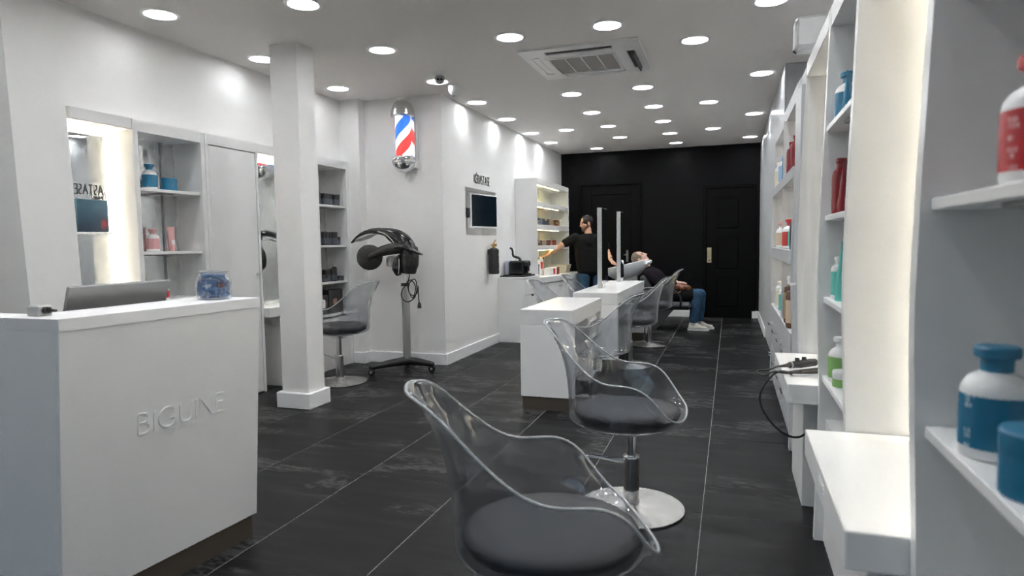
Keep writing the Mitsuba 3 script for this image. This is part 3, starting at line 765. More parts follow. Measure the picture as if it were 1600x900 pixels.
for c in ('mat_navy', pr('mat_sweet_blue', (.07, .15, .30), .3), pr('mat_sweet_pale', (.26, .31, .42), .3), 'mat_maroon'):
    _s = trimesh.creation.icosphere(2, 1.0)
    _s.apply_scale([.014, .0095, .009])
    _w = [xf(cyl((0, 0, 0), (.010, 0, 0), .002, 6, .008), trimesh.transformations.translation_matrix([.012, 0, 0])), xf(cyl((0, 0, 0), (-.010, 0, 0), .002, 6, .008), trimesh.transformations.translation_matrix([-.012, 0, 0]))]
    _cm.append(mikit.ply(cat([_s] + _w), c, smooth=40))
for i in range(84):
    lay, kk = divmod(i, 12)
    an = kk * 2 * math.pi / 9 + lay * .7 + rng.uniform(-.2, .2)
    rr = (.053 if kk < 9 else 0.024) * rng.uniform(.85, 1.0) * (1.0 if lay < 5 else .74)
    x, y, z = jx + rr * math.cos(an), jy + rr * math.sin(an), jz + .018 + .0132 * lay
    k = thing('wrapped_sweet', 'small blue and white wrapped sweet inside the glass jar on the desk', 'sweet', 'wrapped sweets in the glass jar')
    c = int(rng.choice([0, 1, 1, 2, 2, 0, 1, 0, 2, 1, 0, 3]))
    scene[k] = {**_cm[c], 'to_world': T().translate([x, y, z]).rotate([0, 0, 1], math.degrees(an) + 90).rotate([1, 0, 0], float(rng.uniform(0, 180))).rotate([0, 1, 0], float(rng.uniform(-30, 30)))}

# ------------------------------------------------------------------ styling islands with mirrors
def island(x0, x1, y0, y1, zt, label, ped, logo):
    k = thing('styling_island', label, 'styling desk', 'double-sided styling islands')
    xm = .5 * (x0 + x1)
    part(k, 'table_top', bx(x0, x1, y0, y1, zt - .115, zt, .003), 'mat_top', smooth=False)
    part(k, 'end_panel', bx(x0 + .001, x1 - .001, y0 + .001, y0 + .06, .10, zt - .115, .003), 'mat_counter', smooth=False)
    part(k, 'end_panel', bx(x0 + .001, x1 - .001, y1 - .06, y1 - .001, .10, zt - .115, .003), 'mat_counter', smooth=False)
    part(k, 'spine', bx(xm - .025, xm + .025, y0 + .06, y1 - .06, .10, zt - .115), 'mat_counter', smooth=False)
    part(k, 'kick_plate', cat([bx(x0 + .012, x1 - .012, y0 + .012, y0 + .055, 0, .10), bx(x0 + .012, x1 - .012, y1 - .055, y1 - .012, 0, .10), bx(xm - .02, xm + .02, y0 + .055, y1 - .055, 0, .10)]), 'mat_kick', smooth=False, label='brown-grey metal kick plate')
    for (pa, pb) in ped:
        for s in (1, -1):
            xa, xb = sorted((xm + s * .026, xm + s * (x1 - xm - .03)))
            pd = part(k, 'pedestal', bx(xa, xb, pa, pb, .10, zt - .116, .002), 'mat_counter', smooth=False)
            xh = xm + s * (x1 - xm - .03)
            for z in (zt - .16, .46, .28):
                part(pd, 'drawer_front', bx(min(xh, xh + s * .012), max(xh, xh + s * .012), pa + .004, pb - .004, z - (.17 if z < .5 else .12), z + .004, .002), 'mat_counter', smooth=False)
                part(pd, 'handle', bx(min(xh + s * .012, xh + s * .034), max(xh + s * .012, xh + s * .034), pa + .04, pb - .04, z - .018, z - .006, .003), 'mat_chrome', smooth=False)
    if logo:
        relief(k, 'BIGUINE', .034, .003, .205, [1, 0, 0], [0, 0, 1], [0, -1, 0], [x0 + .115, y0 + .0005, zt - .055], 'mat_top', .002)
    return k


island(-1.51, -1.095, 4.62, 5.74, .765, 'nearer low white styling island with faint lettering on its end', [(5.28, 5.62)], True)
island(-1.49, -1.04, 6.27, 8.32, .765, 'farther white styling island carrying two upright mirrors', [(6.95, 7.35)], False)


def station_mirror(x, y0, y1, z0, z1, label):
    k = thing('upright_mirror', label, 'mirror', 'upright mirrors on the far island')
    part(k, 'frame', cat([bx(x - .024, x + .024, y0, y0 + .016, z0, z1, .002), bx(x - .014, x + .014, y1 - .006, y1, z0 + .045, z1, .001), bx(x - .014, x + .014, y0 + .016, y1 - .006, z1 - .006, z1, .001),
                          bx(x - .014, x + .014, y0 + .016, y1 - .006, z0 + .045, z0 + .05, .001)]), 'mat_silver', smooth=False, label='brushed metal frame')
    part(k, 'glass', bx(x - .0235, x + .0235, y0 + .016, y1 - .006, z0 + .05, z1 - .006), 'mat_mirror', smooth=False)
    part(k, 'foot', bx(x - .03, x + .03, y0 + .03, y0 + .16, z0, z0 + .05, .003), 'mat_white_plastic', smooth=False, label='white foot block')


station_mirror(-1.337, 6.89, 7.27, .7652, 1.635, 'nearer tall narrow mirror seen edge-on on the far island')
station_mirror(-1.318, 8.03, 8.30, .7652, 1.64, 'farther tall narrow mirror seen edge-on on the far island')

# ------------------------------------------------------------------ clear bucket chairs
def shell_grid(nt=112, ns=38):
    half = [(.252, 0, .080), (.248, .09, .084), (.232, .175, .094), (.205, .228, .115), (.175, .256, .150), (.145, .270, .190), (.105, .281, .232), (.055, .286, .256), (-.01, .284, .262), (-.07, .276, .266),
            (-.13, .262, .288), (-.195, .240, .335), (-.265, .208, .402), (-.325, .172, .460), (-.372, .130, .492), (-.402, .072, .503), (-.410, 0, .506)]
    pts = np.array(half + [(x, -y, z) for x, y, z in half[-2:0:-1]] + [half[0]])
    from scipy.interpolate import CubicSpline
    t = np.r_[0, np.cumsum(np.linalg.norm(np.diff(pts, axis=0), axis=1))]
    rim = CubicSpline(t, pts, bc_type='periodic')(np.linspace(0, t[-1], nt, endpoint=False))
    th = np.arctan2(rim[:, 1], rim[:, 0])
    ud = np.stack([np.cos(th), np.sin(th)], 1)
    back = np.clip((-rim[:, 0] - .12) / .2, 0, 1)
    base = .238 + .010 * np.abs(np.sin(th)) + .050 * np.clip(-np.cos(th), 0, 1) ** .8
    R = np.hypot(rim[:, 0], rim[:, 1])
    nb, P = 13, []
    for i in range(ns):
        if i < nb:
            a = i / (nb - 1) * math.pi / 2
            r, z = base * math.sin(a) ** .9, .062 * (1 - math.cos(a)) + 0 * th
        else:
            u = (i - nb + 1) / (ns - nb)
            r = base + (R - base) * ((.45 * u + .55 * u ** 2) * (1 - back) + (.16 * u + .84 * u ** 3.4) * back)
            zf = u if u < .86 else .86 + .14 * math.sin((u - .86) / .14 * 2.0) / math.sin(2.0)
            z = .062 + (rim[:, 2] - .062) * (u * (1 - back) + zf * back)
        P.append(np.column_stack([ud * r[:, None], z]))
    return np.array(P)


_G = shell_grid()
_ns, _nt = _G.shape[:2]
_i, _j = np.meshgrid(np.arange(_ns - 1), np.arange(_nt), indexing='ij')
_q = np.stack([_i * _nt + _j, _i * _nt + (_j + 1) % _nt, (_i + 1) * _nt + (_j + 1) % _nt, (_i + 1) * _nt + _j], -1).reshape(-1, 4)
_shell = trimesh.Trimesh(_G.reshape(-1, 3), np.vstack([_q[:, :3], _q[:, [0, 2, 3]]]), process=False)
_rim = tube(_G[-1], .0044, 8, True)
_cush = lathe([(0, .012), (.10, .016), (.17, .030), (.212, .055), (.224, .078), (.222, .092), (.205, .106), (.15, .113), (0, .116)], 48)
_cush.apply_scale([1.10, 1.05, 1.0])
_cush.apply_translation([-.020, 0, 0])
_bp = [(0, 0), (.243, 0), (.243, 0), (.247, .004), (.2465, .009), (.2465, .009), (.235, .011), (.20, .016), (.12, .026), (.06, .032), (.002, .034)]
_bs = lathe(_bp, 72)
_buv = [(j / 72, i / 11) for i in range(11) for j in range(72)]
mat('mat_spun', {'type': 'roughconductor', 'material': 'none', 'distribution': 'ggx', 'alpha_u': 0.07, 'alpha_v': 0.30, 'specular_reflectance': rgb(0.60, 0.59, 0.57)})
CH = {'shell': mikit.ply(_shell, 'mat_acrylic', smooth=True), 'rim': mikit.ply(_rim, 'mat_acrylic_edge', smooth=True), 'cushion': mikit.ply(_cush, 'mat_cushion', smooth=50),
      'mount': mikit.ply(lathe([(0, -.02), (.07, -.02), (.085, -.012), (.085, -.003), (0, -.003)], 28), 'mat_chrome', smooth=40),
      'base': mikit.ply(_bs, 'mat_spun', smooth=True, uv=_buv),
      'sleeve': mikit.ply(lathe([(.041, .028), (.041, .034), (.037, .036), (.037, .246), (.039, .248), (.039, .254), (.036, .258), (0, .258)], 28), 'mat_chrome', smooth=40)}
_lev = tube(spline([(-.02, -.01, .232), (-.10, -.02, .236), (-.17, -.03, .246), (-.215, -.035, .243), (-.245, -.04, .232)], 24), np.interp(np.linspace(0, 1, 24), [0, .5, .8, 1], [.011, .008, .009, .006]), 10)
CH['lever'] = mikit.ply(_lev, 'mat_chrome', smooth=40)
_posts = {}


def chair(x, y, rot, zs, label, cushion=True, lever=0.0):
    k = thing('styling_chair', label, 'chair', 'clear bucket styling chairs')
    t0 = T().translate([x, y, 0])
    tr = t0.rotate([0, 0, 1], rot)
    ts = T().translate([x, y, zs]).rotate([0, 0, 1], rot)
    place(k, 'base', CH['base'], t0)
    place(k, 'sleeve', CH['sleeve'], t0)
    place(k, 'lever', CH['lever'], t0.rotate([0, 0, 1], lever))
    if zs not in _posts:
        _posts[zs] = mikit.ply(cyl((0, 0, .25), (0, 0, zs - .015), .0245, 24), 'mat_chrome', smooth=40)
    place(k, 'post', _posts[zs], t0)
    place(k, 'mount', CH['mount'], ts)
    sh = place(k, 'shell', CH['shell'], ts, 'clear moulded acrylic bucket shell')
    place(sh, 'rim', CH['rim'], ts)
    if cushion:
        place(k, 'cushion', CH['cushion'], ts, 'dark grey round seat cushion')


chair(-.452, 1.70, 25, .38, 'nearest clear acrylic chair with dark cushion, cut off by the bottom edge', lever=10)
chair(-.437, 3.01, -1, .385, 'clear acrylic chair with dark cushion and whole round steel base, second nearest', lever=0)
chair(-1.02, 4.98, 170, .37, 'clear acrylic chair pushed under the nearer island\'s right side, no cushion visible', cushion=False, lever=90)
chair(-.975, 6.57, 186, .40, 'clear acrylic chair with dark cushion at the far island\'s right side, nearer one', lever=60)
chair(-.945, 7.96, 184, .42, 'clear acrylic chair at the far island\'s right side beside the seated client', lever=60)
chair(-1.60, 6.47, -4, .37, 'clear acrylic chair at the far island\'s left side, nearer one before the counter', lever=180)
chair(-1.53, 7.58, -4, .37, 'clear acrylic chair at the far island\'s left side, farther one before the barber', lever=180)
chair(-3.43, 5.09, 176, .44, 'clear acrylic chair with dark cushion beside the column', lever=-20)

# ------------------------------------------------------------------ hood dryer on castors
hd = thing('hood_dryer', 'black swan-shaped hair dryer hood on a wheeled grey stand', 'hair dryer')
px, py = -3.085, 5.76
part(hd, 'stand_tube', cyl((px, py, .12), (px, py, .86), .040, 28), 'mat_alu', label='grey metal stand tube')
part(hd, 'collar', cyl((px, py, .855), (px, py, .885), .043, 28), 'mat_black')
part(hd, 'inner_tube', cyl((px + .01, py, .88), (px + .01, py, 1.06), .015, 20), 'mat_chrome')
_bm = []
for wx, wy in ((-3.30, 5.43), (-2.80, 5.735), (-3.22, 6.00)):
    _bm += [((px, py, .10), .045), ((.5 * (px + wx), .5 * (py + wy), .095), .037)], [((.5 * (px + wx), .5 * (py + wy), .095), .037), ((wx, wy, .082), .026)]
part(hd, 'base', smooth_body(hull_chain([tuple(b) for b in _bm]), .02, 6), 'mat_black', smooth=True)
for wx, wy in ((-3.30, 5.43), (-2.80, 5.735), (-3.22, 6.00)):
    cs = part(hd, 'castor', xf(lathe([(.012, -.022), (.031, -.022), (.034, -.016), (.034, -.004), (.030, -.003), (.030, .003), (.034, .004), (.034, .016), (.031, .022), (.012, .022)], 24), trimesh.transformations.translation_matrix([wx, wy, .0345]) @ trimesh.transformations.rotation_matrix(math.pi / 2, [1, .35, 0])), 'mat_black_gloss')
    part(cs, 'hub', cyl((wx - .009, wy - .0235, .0345), (wx + .009, wy + .0235, .0345), .016, 16), 'mat_grey_plastic')


def sweep_shell(path, hz, hy, n=44, sides=20):
    """A tapering body with an elliptical section along a path in the xz plane."""
    p = spline(path, n)
    t = np.gradient(p, axis=0)
    t /= np.linalg.norm(t, axis=1, keepdims=True)
    yv = np.tile([0, 1.0, 0], (n, 1))
    nv = np.cross(t, yv)
    s = np.linspace(0, 1, n)
    a, b = np.interp(s, np.linspace(0, 1, len(hz)), hz), np.interp(s, np.linspace(0, 1, len(hy)), hy)
    an = np.arange(sides) * 2 * math.pi / sides
    v = p[:, None] + a[:, None, None] * np.sin(an)[None, :, None] * nv[:, None] + b[:, None, None] * np.cos(an)[None, :, None] * yv[:, None]
    i, j = np.meshgrid(np.arange(n - 1), np.arange(sides), indexing='ij')
    q = np.stack([i * sides + j, i * sides + (j + 1) % sides, (i + 1) * sides + (j + 1) % sides, (i + 1) * sides + j], -1).reshape(-1, 4)
    v = np.vstack([v.reshape(-1, 3), p[0], p[-1]])
    k = n * sides
    r = np.arange(sides)
    f = np.vstack([q[:, :3], q[:, [0, 2, 3]], np.stack([(r + 1) % sides, r, r * 0 + k], 1), np.stack([(n - 1) * sides + r, (n - 1) * sides + (r + 1) % sides, r * 0 + k + 1], 1)])
    m = trimesh.Trimesh(v, f, process=False)
    m.fix_normals()
    return m


Y0 = 5.74
arm = part(hd, 'main_arm', sweep_shell([(-2.98, Y0, 1.16), (-3.03, Y0, 1.25), (-3.12, Y0, 1.34), (-3.29, Y0, 1.40), (-3.45, Y0, 1.405), (-3.58, Y0, 1.36), (-3.675, Y0, 1.295)], [.05, .072, .062, .040, .030, .020, .008], [.07, .085, .09, .085, .075, .055, .02]), 'mat_black_gloss', smooth=60)
part(arm, 'lamp_grid', xf(trimesh.creation.icosphere(3, 1.0), trimesh.transformations.translation_matrix([-3.50, Y0 - .01, 1.352]) @ trimesh.transformations.rotation_matrix(math.radians(-18), [0, 1, 0]) @ np.diag([.13, .065, .026, 1])), 'mat_silver', smooth=True, label='silver lamp grid')
part(arm, 'trim_line', tube(spline([(-3.32, Y0 - .085, 1.40), (-3.22, Y0 - .09, 1.365), (-3.15, Y0 - .092, 1.30), (-3.10, Y0 - .094, 1.20), (-3.075, Y0 - .115, 1.10), (-3.085, Y0 - .118, .985)], 30), .0045, 8), 'mat_silver', label='silver trim line')
part(hd, 'housing', sweep_shell([(-3.02, Y0, 1.24), (-3.02, Y0, 1.15), (-3.03, Y0, 1.06), (-3.04, Y0, .985)], [.08, .095, .095, .075], [.09, .10, .10, .085]), 'mat_black', smooth=50)
part(hd, 'front_flap', sweep_shell([(-3.08, Y0 - .07, 1.16), (-3.11, Y0 - .075, 1.10), (-3.115, Y0 - .08, 1.03), (-3.10, Y0 - .08, .965)], [.02, .035, .042, .022], [.05, .07, .07, .04]), 'mat_black_gloss', smooth=60)
part(hd, 'drum', xf(lathe([(0, -.03), (.09, -.028), (.120, -.015), (.128, .0), (.124, .018), (.10, .03), (.05, .04), (0, .042)], 40), trimesh.transformations.translation_matrix([-3.40, Y0 - .12, 1.147]) @ trimesh.geometry.align_vectors([0, 0, 1], np.array([.42, -.90, -.08]))), 'mat_black', smooth=40, label='round black drum')
part(hd, 'drum_arm', sweep_shell([(-3.05, Y0 - .05, 1.23), (-3.18, Y0 - .11, 1.225), (-3.29, Y0 - .13, 1.195), (-3.38, Y0 - .155, 1.15)], [.065, .058, .05, .03], [.05, .05, .045, .03]), 'mat_black', smooth=60)
part(hd, 'lower_lamp', xf(lathe([(0, -.05), (.05, -.05), (.066, -.04), (.068, .04), (.05, .055), (0, .06)], 28), trimesh.transformations.translation_matrix([-3.235, Y0 + .05, 1.10])), 'mat_silver', label='silver mesh lamp')
part(hd, 'inner_lamp', xf(trimesh.creation.icosphere(3, 1.0), trimesh.transformations.translation_matrix([-3.235, Y0 + .03, 1.335]) @ trimesh.transformations.rotation_matrix(math.radians(42), [0, 1, 0]) @ np.diag([.105, .06, .03, 1])), 'mat_black', smooth=True)
part(hd, 'wing', sweep_shell([(-3.13, Y0 - .10, 1.235), (-3.03, Y0 - .11, 1.25), (-2.93, Y0 - .11, 1.215), (-2.825, Y0 - .11, 1.170)], [.014, .030, .022, .007], [.04, .055, .045, .015]), 'mat_black_gloss', smooth=60)
cb = part(hd, 'cable', tube(spline([(-3.0, 5.69, .975), (-3.05, 5.68, .86), (-3.085, 5.675, .76), (-3.03, 5.67, .705), (-2.955, 5.675, .735), (-2.915, 5.675, .84), (-2.94, 5.675, .93), (-2.985, 5.675, .90), (-2.995, 5.67, .80), (-2.955, 5.665, .745),
                                    (-2.93, 5.665, .80), (-2.945, 5.665, .90), (-2.975, 5.66, .92), (-2.975, 5.66, .78), (-2.92, 5.66, .775), (-2.895, 5.665, .86), (-2.89, 5.665, .72), (-2.885, 5.665, .69)], 160), .0055, 8), 'mat_black')
part(cb, 'plug', cat([cyl((-2.885, 5.665, .70), (-2.885, 5.665, .665), .012, 12, .02), cyl((-2.885, 5.665, .665), (-2.885, 5.665, .645), .02, 12)]), 'mat_black')

# ------------------------------------------------------------------ barber pole
bxx, byy = -3.175, 5.965


def _stripes(p, n, uv):
    a = dr.atan2(p.y - byy, p.x - bxx)
    u = (p.z - a * 0.5 / (2 * math.pi)) / 0.5
    f = u - dr.floor(u)
    blue = smoothstep(.015, .025, f) * smoothstep(.285, .275, f)
    red = smoothstep(.545, .555, f) * smoothstep(.825, .815, f)
    c = mix((.93, .94, .96), (.012, .13, .55), blue)
    return mix(c, (.75, .035, .03), red)


def _stripes_e(p, n, uv):
    return _stripes(p, n, uv) * .33


bp = thing('barber_pole', 'lit barber pole with blue, white and red stripes on the white wall', 'barber pole')
_t = (bxx, byy, 0)
k = part(bp, 'striped_cylinder', lathe([(.078, 2.165), (.078, 2.565)], 48, _t), pr('mat_stripes', proc(_stripes), .4), smooth=True, uv=[(i / 48, j) for j in (0, 1) for i in range(48)])
scene[k]['emitter'] = {'type': 'area', 'radiance': proc(_stripes_e)}
part(bp, 'glass', lathe([(.102, 2.15), (.102, 2.575)], 48, _t), 'mat_glass', smooth=True)
part(bp, 'top_dome', lathe([(.108, 2.565), (.122, 2.57), (.124, 2.585), (.118, 2.60), (.116, 2.625), (.108, 2.66), (.088, 2.70), (.055, 2.725), (.02, 2.735), (0, 2.736)], 48, _t), 'mat_brushed', smooth=40, label='steel top dome')
part(bp, 'bottom_dome', lathe([(0, 2.012), (.03, 2.013), (.07, 2.028), (.098, 2.055), (.110, 2.085), (.112, 2.10), (.121, 2.105), (.123, 2.125), (.112, 2.135), (.106, 2.15), (.106, 2.158)][::1], 48, _t), 'mat_chrome', smooth=40, label='chrome bottom dome')
part(bp, 'end_ring', cat([lathe([(.078, 2.150), (.104, 2.150), (.104, 2.165), (.078, 2.168)], 48, _t), lathe([(.078, 2.562), (.104, 2.565), (.104, 2.578), (.078, 2.58)], 48, _t)]), 'mat_chrome', smooth=40)
part(bp, 'back_plate', bx(bxx + .02, bxx + .11, byy + .055, PY - .001, 2.05, 2.62, .01), 'mat_chrome', smooth=False)

# ------------------------------------------------------------------ ceiling unit, cameras, wall box
ac = thing('ceiling_air_conditioner', 'square ceiling cassette air conditioner with a central grille', 'air conditioner')
zc = CEIL - .0005
_pl = sbox(-1.63, 5.0, -.67, 5.92)
for a, b, c, d in ((-1.43, -.89, 5.085, 5.165), (-.80, -.735, 5.27, 5.80), (-1.575, -1.51, 5.20, 5.74), (-1.43, -.89, 5.80, 5.86)):
    _pl = _pl.difference(sbox(a, c, b, d))
_gr = sbox(-1.455, 5.27, -.905, 5.77)
part(ac, 'panel', xf(extrude(_pl.difference(_gr), .018), trimesh.transformations.translation_matrix([0, 0, zc - .018])), 'mat_white_plastic', smooth=False)
part(ac, 'slot', cat([bx(-1.43, -.89, 5.085, 5.165, zc - .008, zc), bx(-.80, -.735, 5.27, 5.80, zc - .008, zc), bx(-1.575, -1.51, 5.20, 5.74, zc - .008, zc), bx(-1.43, -.89, 5.80, 5.86, zc - .008, zc)]), 'mat_slot', smooth=False, label='dark air outlet slots')
part(ac, 'louver', bx(-1.571, -1.514, 5.22, 5.72, zc - .017, zc - .011, .002), 'mat_white_plastic', smooth=False)
part(ac, 'louver', bx(-1.42, -.90, 5.805, 5.855, zc - .017, zc - .011, .002), 'mat_white_plastic', smooth=False)
part(ac, 'louver', xf(bx(-.26, .26, -.004, .004, -.024, .024), trimesh.transformations.translation_matrix([-.745, 5.535, zc - .03]) @ trimesh.transformations.rotation_matrix(math.pi / 2, [0, 0, 1]) @ trimesh.transformations.rotation_matrix(.3, [1, 0, 0])), 'mat_black', smooth=False, label='open dark louver')
part(ac, 'grille', bx(-1.45, -.91, 5.275, 5.765, zc - .014, zc - .008), 'mat_grille', smooth=False, label='grey intake mesh')
for i in range(1, 4):
    part(ac, 'grille_bar', bx(-1.45 + i * .135 - .004, -1.45 + i * .135 + .004, 5.275, 5.765, zc - .018, zc - .014), 'mat_white_plastic', smooth=False)
part(ac, 'grille_frame', xf(extrude(sbox(-1.47, 5.255, -.89, 5.785).difference(sbox(-1.445, 5.28, -.915, 5.76)), .01), trimesh.transformations.translation_matrix([0, 0, zc - .024])), 'mat_white_plastic', smooth=False)

sc_ = thing('security_camera', 'small dome security camera hanging in front of a downlight', 'camera')
part(sc_, 'base', lathe([(0, 0), (.05, 0), (.052, -.006), (.048, -.022), (.03, -.03), (0, -.03)], 28, (-2.49, 5.40, CEIL)), 'mat_white_plastic', smooth=40)
_hd = trimesh.creation.icosphere(3, .045)
_hd.apply_translation([-2.49, 5.395, CEIL - .052])
part(sc_, 'head', _hd, 'mat_grey_plastic', smooth=True)
_v = np.array([2.49, -5.40, -1.45]) / np.linalg.norm([2.49, 5.40, 1.45])
_sd = np.cross(_v, [0, 0, 1]); _sd /= np.linalg.norm(_sd)
for o in (-.016, .014):
    c0 = np.array([-2.49, 5.395, CEIL - .052]) + _v * .036 + _sd * o
    part(sc_, 'lens', cyl(c0, c0 + _v * .012, .011, 16), 'mat_black_dark')
sn = thing('motion_sensor', 'small white cone-shaped sensor on the ceiling by the wall corner', 'sensor')
part(sn, 'cone', xf(lathe([(0, .0), (.055, .0), (.058, -.02), (.05, -.06), (.032, -.085), (.01, -.097), (0, -.098)], 28), trimesh.transformations.translation_matrix([-2.55, 5.84, CEIL - .001])), 'mat_white_plastic', smooth=40)
part(sn, 'cap', lathe([(0, -.0985), (.012, -.0965), (.010, -.107), (0, -.108)], 16, (-2.55, 5.84, CEIL - .001)), 'mat_grey_plastic')
wb = thing('wall_box', 'white rounded box unit on the right wall above the towers', 'wall unit')
part(wb, 'housing', bx(.352, .739, 4.22, 4.40, 2.39, 2.575, .02), 'mat_white_plastic', smooth=40)
part(wb, 'outlet', bx(.37, .72, 4.25, 4.37, 2.387, 2.391), 'mat_white_plastic', smooth=False)

# ------------------------------------------------------------------ middle wall: sign, screen, extinguisher, coffee corner
sgn = thing('wall_sign', 'black lettering reading KÉRASTASE on the white wall above the screen niche', 'sign')
relief(sgn, 'KÉRASTASE', .095, .0125, .505, [0, 1, 0], [0, 0, 1], [1, 0, 0], [KX + .0004, 6.965, 1.972], 'mat_black', .004)
for _k in [k for k in labels if k.startswith('wall_sign__')]:
    labels.pop(_k)
tv = thing('television', 'black-screened television with white bezel swivelled in the wall niche', 'television')
_M = rotz(math.radians(-9), (-2.80, 7.235, 1.655))
part(tv, 'bezel', xf(bx(-.055, -.006, -.285, .345, -.205, .20, .006), _M), 'mat_white_plastic', smooth=False, label='white bezel')
part(tv, 'screen', xf(bx(-.006, -.002, -.262, .322, -.180, .185), _M), 'mat_screen', smooth=False)
part(tv, 'bracket', cat([cyl((-3.0, 7.1, 1.62), (-2.86, 6.96, 1.62), .014, 12), cyl((-2.88, 6.93, 1.57), (-2.88, 6.93, 1.68), .022, 14)]), 'mat_black')

ex = thing('fire_extinguisher', 'black cylinder fire extinguisher with brass valve hung under the screen', 'fire extinguisher')
exx, exy = KX + .075, 7.38
part(ex, 'cylinder', lathe([(0, .895), (.05, .895), (.062, .905), (.064, .92), (.064, 1.175), (.058, 1.20), (.03, 1.215), (0, 1.216)], 36, (exx, exy, 0)), 'mat_black', smooth=40)
part(ex, 'valve', cat([cyl((exx, exy, 1.213), (exx, exy, 1.245), .018, 16), bx(exx - .02, exx + .02, exy - .03, exy + .03, 1.235, 1.262, .004)]), 'mat_brass')
part(ex, 'lever', cat([xf(bx(-.008, .008, -.07, .06, -.005, .005, .002), trimesh.transformations.translation_matrix([exx, exy + .03, 1.285]) @ trimesh.transformations.rotation_matrix(.45, [1, 0, 0])), bx(exx - .008, exx + .008, exy - .085, exy + .02, 1.245, 1.255, .002)]), 'mat_brass', smooth=False)
part(ex, 'gauge', cyl((exx, exy + .03, 1.25), (exx + .03, exy + .035, 1.25), .016, 16), 'mat_brass')
part(ex, 'print', cat([bx(exx + .05, exx + .0655, exy - .02 + .0, exy + .015, z, z + .012) for z in (1.12, 1.03, .945)]), 'mat_silver', smooth=False, label='small pale printed bars')
part(ex, 'wall_hook', bx(KX + .001, exx - .05, exy - .02, exy + .02, 1.14, 1.19), 'mat_black', smooth=False)

cc = thing('coffee_cabinet', 'white drawer cabinet below the coffee machine', 'cabinet')
part(cc, 'carcass', bx(KX + .002, -2.475, 7.725, 8.435, .0, .815, .002), 'mat_counter', smooth=False)
part(cc, 'top', bx(KX + .002, -2.455, 7.72, 8.437, .815, .835, .002), 'mat_counter', smooth=False)
for z0, z1 in ((.60, .81), (.33, .593), (.02, .323)):
    d_ = part(cc, 'drawer', bx(-2.475, -2.457, 7.728, 8.432, z0, z1, .002), 'mat_counter', smooth=False)
    if z0 < .6:
        part(d_, 'finger_notch', bx(-2.470, -2.4565, 8.03, 8.13, z1 - .02, z1 + .003), 'mat_black_dark', smooth=False)
cm = thing('coffee_machine', 'black capsule coffee machine with raised lever on the drawer cabinet', 'coffee machine')
part(cm, 'body', xf(bx(-.10, .10, -.12, .12, 0, .185, .018), rotz(0, (-2.62, 8.0, .853))), 'mat_black_gloss', smooth=False)
part(cm, 'head', cat([bx(-2.58, -2.475, 7.92, 8.08, .955, 1.04, .02), cyl((-2.49, 8.0, .90), (-2.49, 8.0, .96), .02, 14)]), 'mat_black', smooth=False)
part(cm, 'lever', tube(spline([(-2.60, 8.0, 1.035), (-2.65, 8.0, 1.085), (-2.69, 8.0, 1.10), (-2.70, 8.0, 1.16), (-2.735, 8.0, 1.205)], 24), np.linspace(.018, .012, 24), 10), 'mat_black')
part(cm, 'water_tank', bx(-2.785, -2.725, 7.92, 8.08, .853, 1.045, .01), 'mat_lilac', smooth=False, label='pale translucent water tank')
part(cm, 'drip_tray', bx(-2.52, -2.468, 7.93, 8.07, .853, .875, .004), 'mat_black', smooth=False)
thing('serving_tray', 'flat black tray under the coffee machine', 'tray', mesh=cat([bx(-2.80, -2.46, 7.78, 8.22, .8352, .842, .002), bx(-2.80, -2.46, 7.78, 7.79, .842, .852), bx(-2.80, -2.46, 8.21, 8.22, .842, .852), bx(-2.80, -2.79, 7.79, 8.21, .842, .852), bx(-2.47, -2.46, 7.79, 8.21, .842, .852)]), mat='mat_black', smooth=False)

# lit shelf unit with a curved counter
pr('mat_shelf_inside', (0.80, 0.79, 0.70), 0.5, spec=0.3)
su = thing('shelf_unit', 'tall lit white shelf unit left of the standing barber', 'shelf unit')
XA, XB, YA, YE = KX + .002, -2.50, 8.45, 10.30
part(su, 'side_panel', bx(XA, XB, YA, YA + .045, .79, 2.15, .003), 'mat_lacquer', smooth=False)
part(su, 'side_panel', bx(XA, XB, YE - .04, YE, .79, 2.15, .003), 'mat_lacquer', smooth=False)
part(su, 'top_panel', bx(XA, XB - .001, YA + .045, YE - .04, 2.075, 2.15, .003), 'mat_lacquer', smooth=False)
part(su, 'back_panel', bx(XA, XA + .012, YA + .045, YE - .04, .79, 2.075), 'mat_shelf_inside', smooth=False)
part(su, 'back_seam', bx(XA + .012, XA + .014, 9.55, 9.558, .79, 2.075), 'mat_rail', smooth=False)
for zt, zb in ((1.83, 1.77), (1.52, 1.45), (1.23, 1.165)):
    part(su, 'shelf', bx(XA + .012, XB - .004, YA + .045, YE - .04, zb, zt, .003), 'mat_lacquer', smooth=False)
for z in (2.075, 1.77, 1.45, 1.165):
    led(su, bx(XB - .068, XB - .058, YA + .08, YE - .45, z - .006, z - .0005), SHELF_LED)
ct = thing('counter', 'white counter with curved front and grey cupboards below the lit shelf unit', 'counter')
_cp = [(XA, 8.442), (-2.465, 8.442), (-2.40, 8.75), (-2.32, 9.25), (-2.25, 9.8), (-2.22, 10.35), (XA, 10.35)]
part(ct, 'top', xf(extrude(Polygon(_cp), .075), trimesh.transformations.translation_matrix([0, 0, .715])), 'mat_top', smooth=False)
_cq = [(XA, 8.45), (-2.50, 8.45), (-2.44, 8.75), (-2.36, 9.25), (-2.29, 9.8), (-2.26, 10.34), (XA, 10.34)]
part(ct, 'body', xf(extrude(Polygon(_cq), .625), trimesh.transformations.translation_matrix([0, 0, .09])), 'mat_counter', smooth=False)
part(ct, 'plinth', bx(XA, -2.52, 8.47, 10.3, 0, .09), 'mat_black', smooth=False)
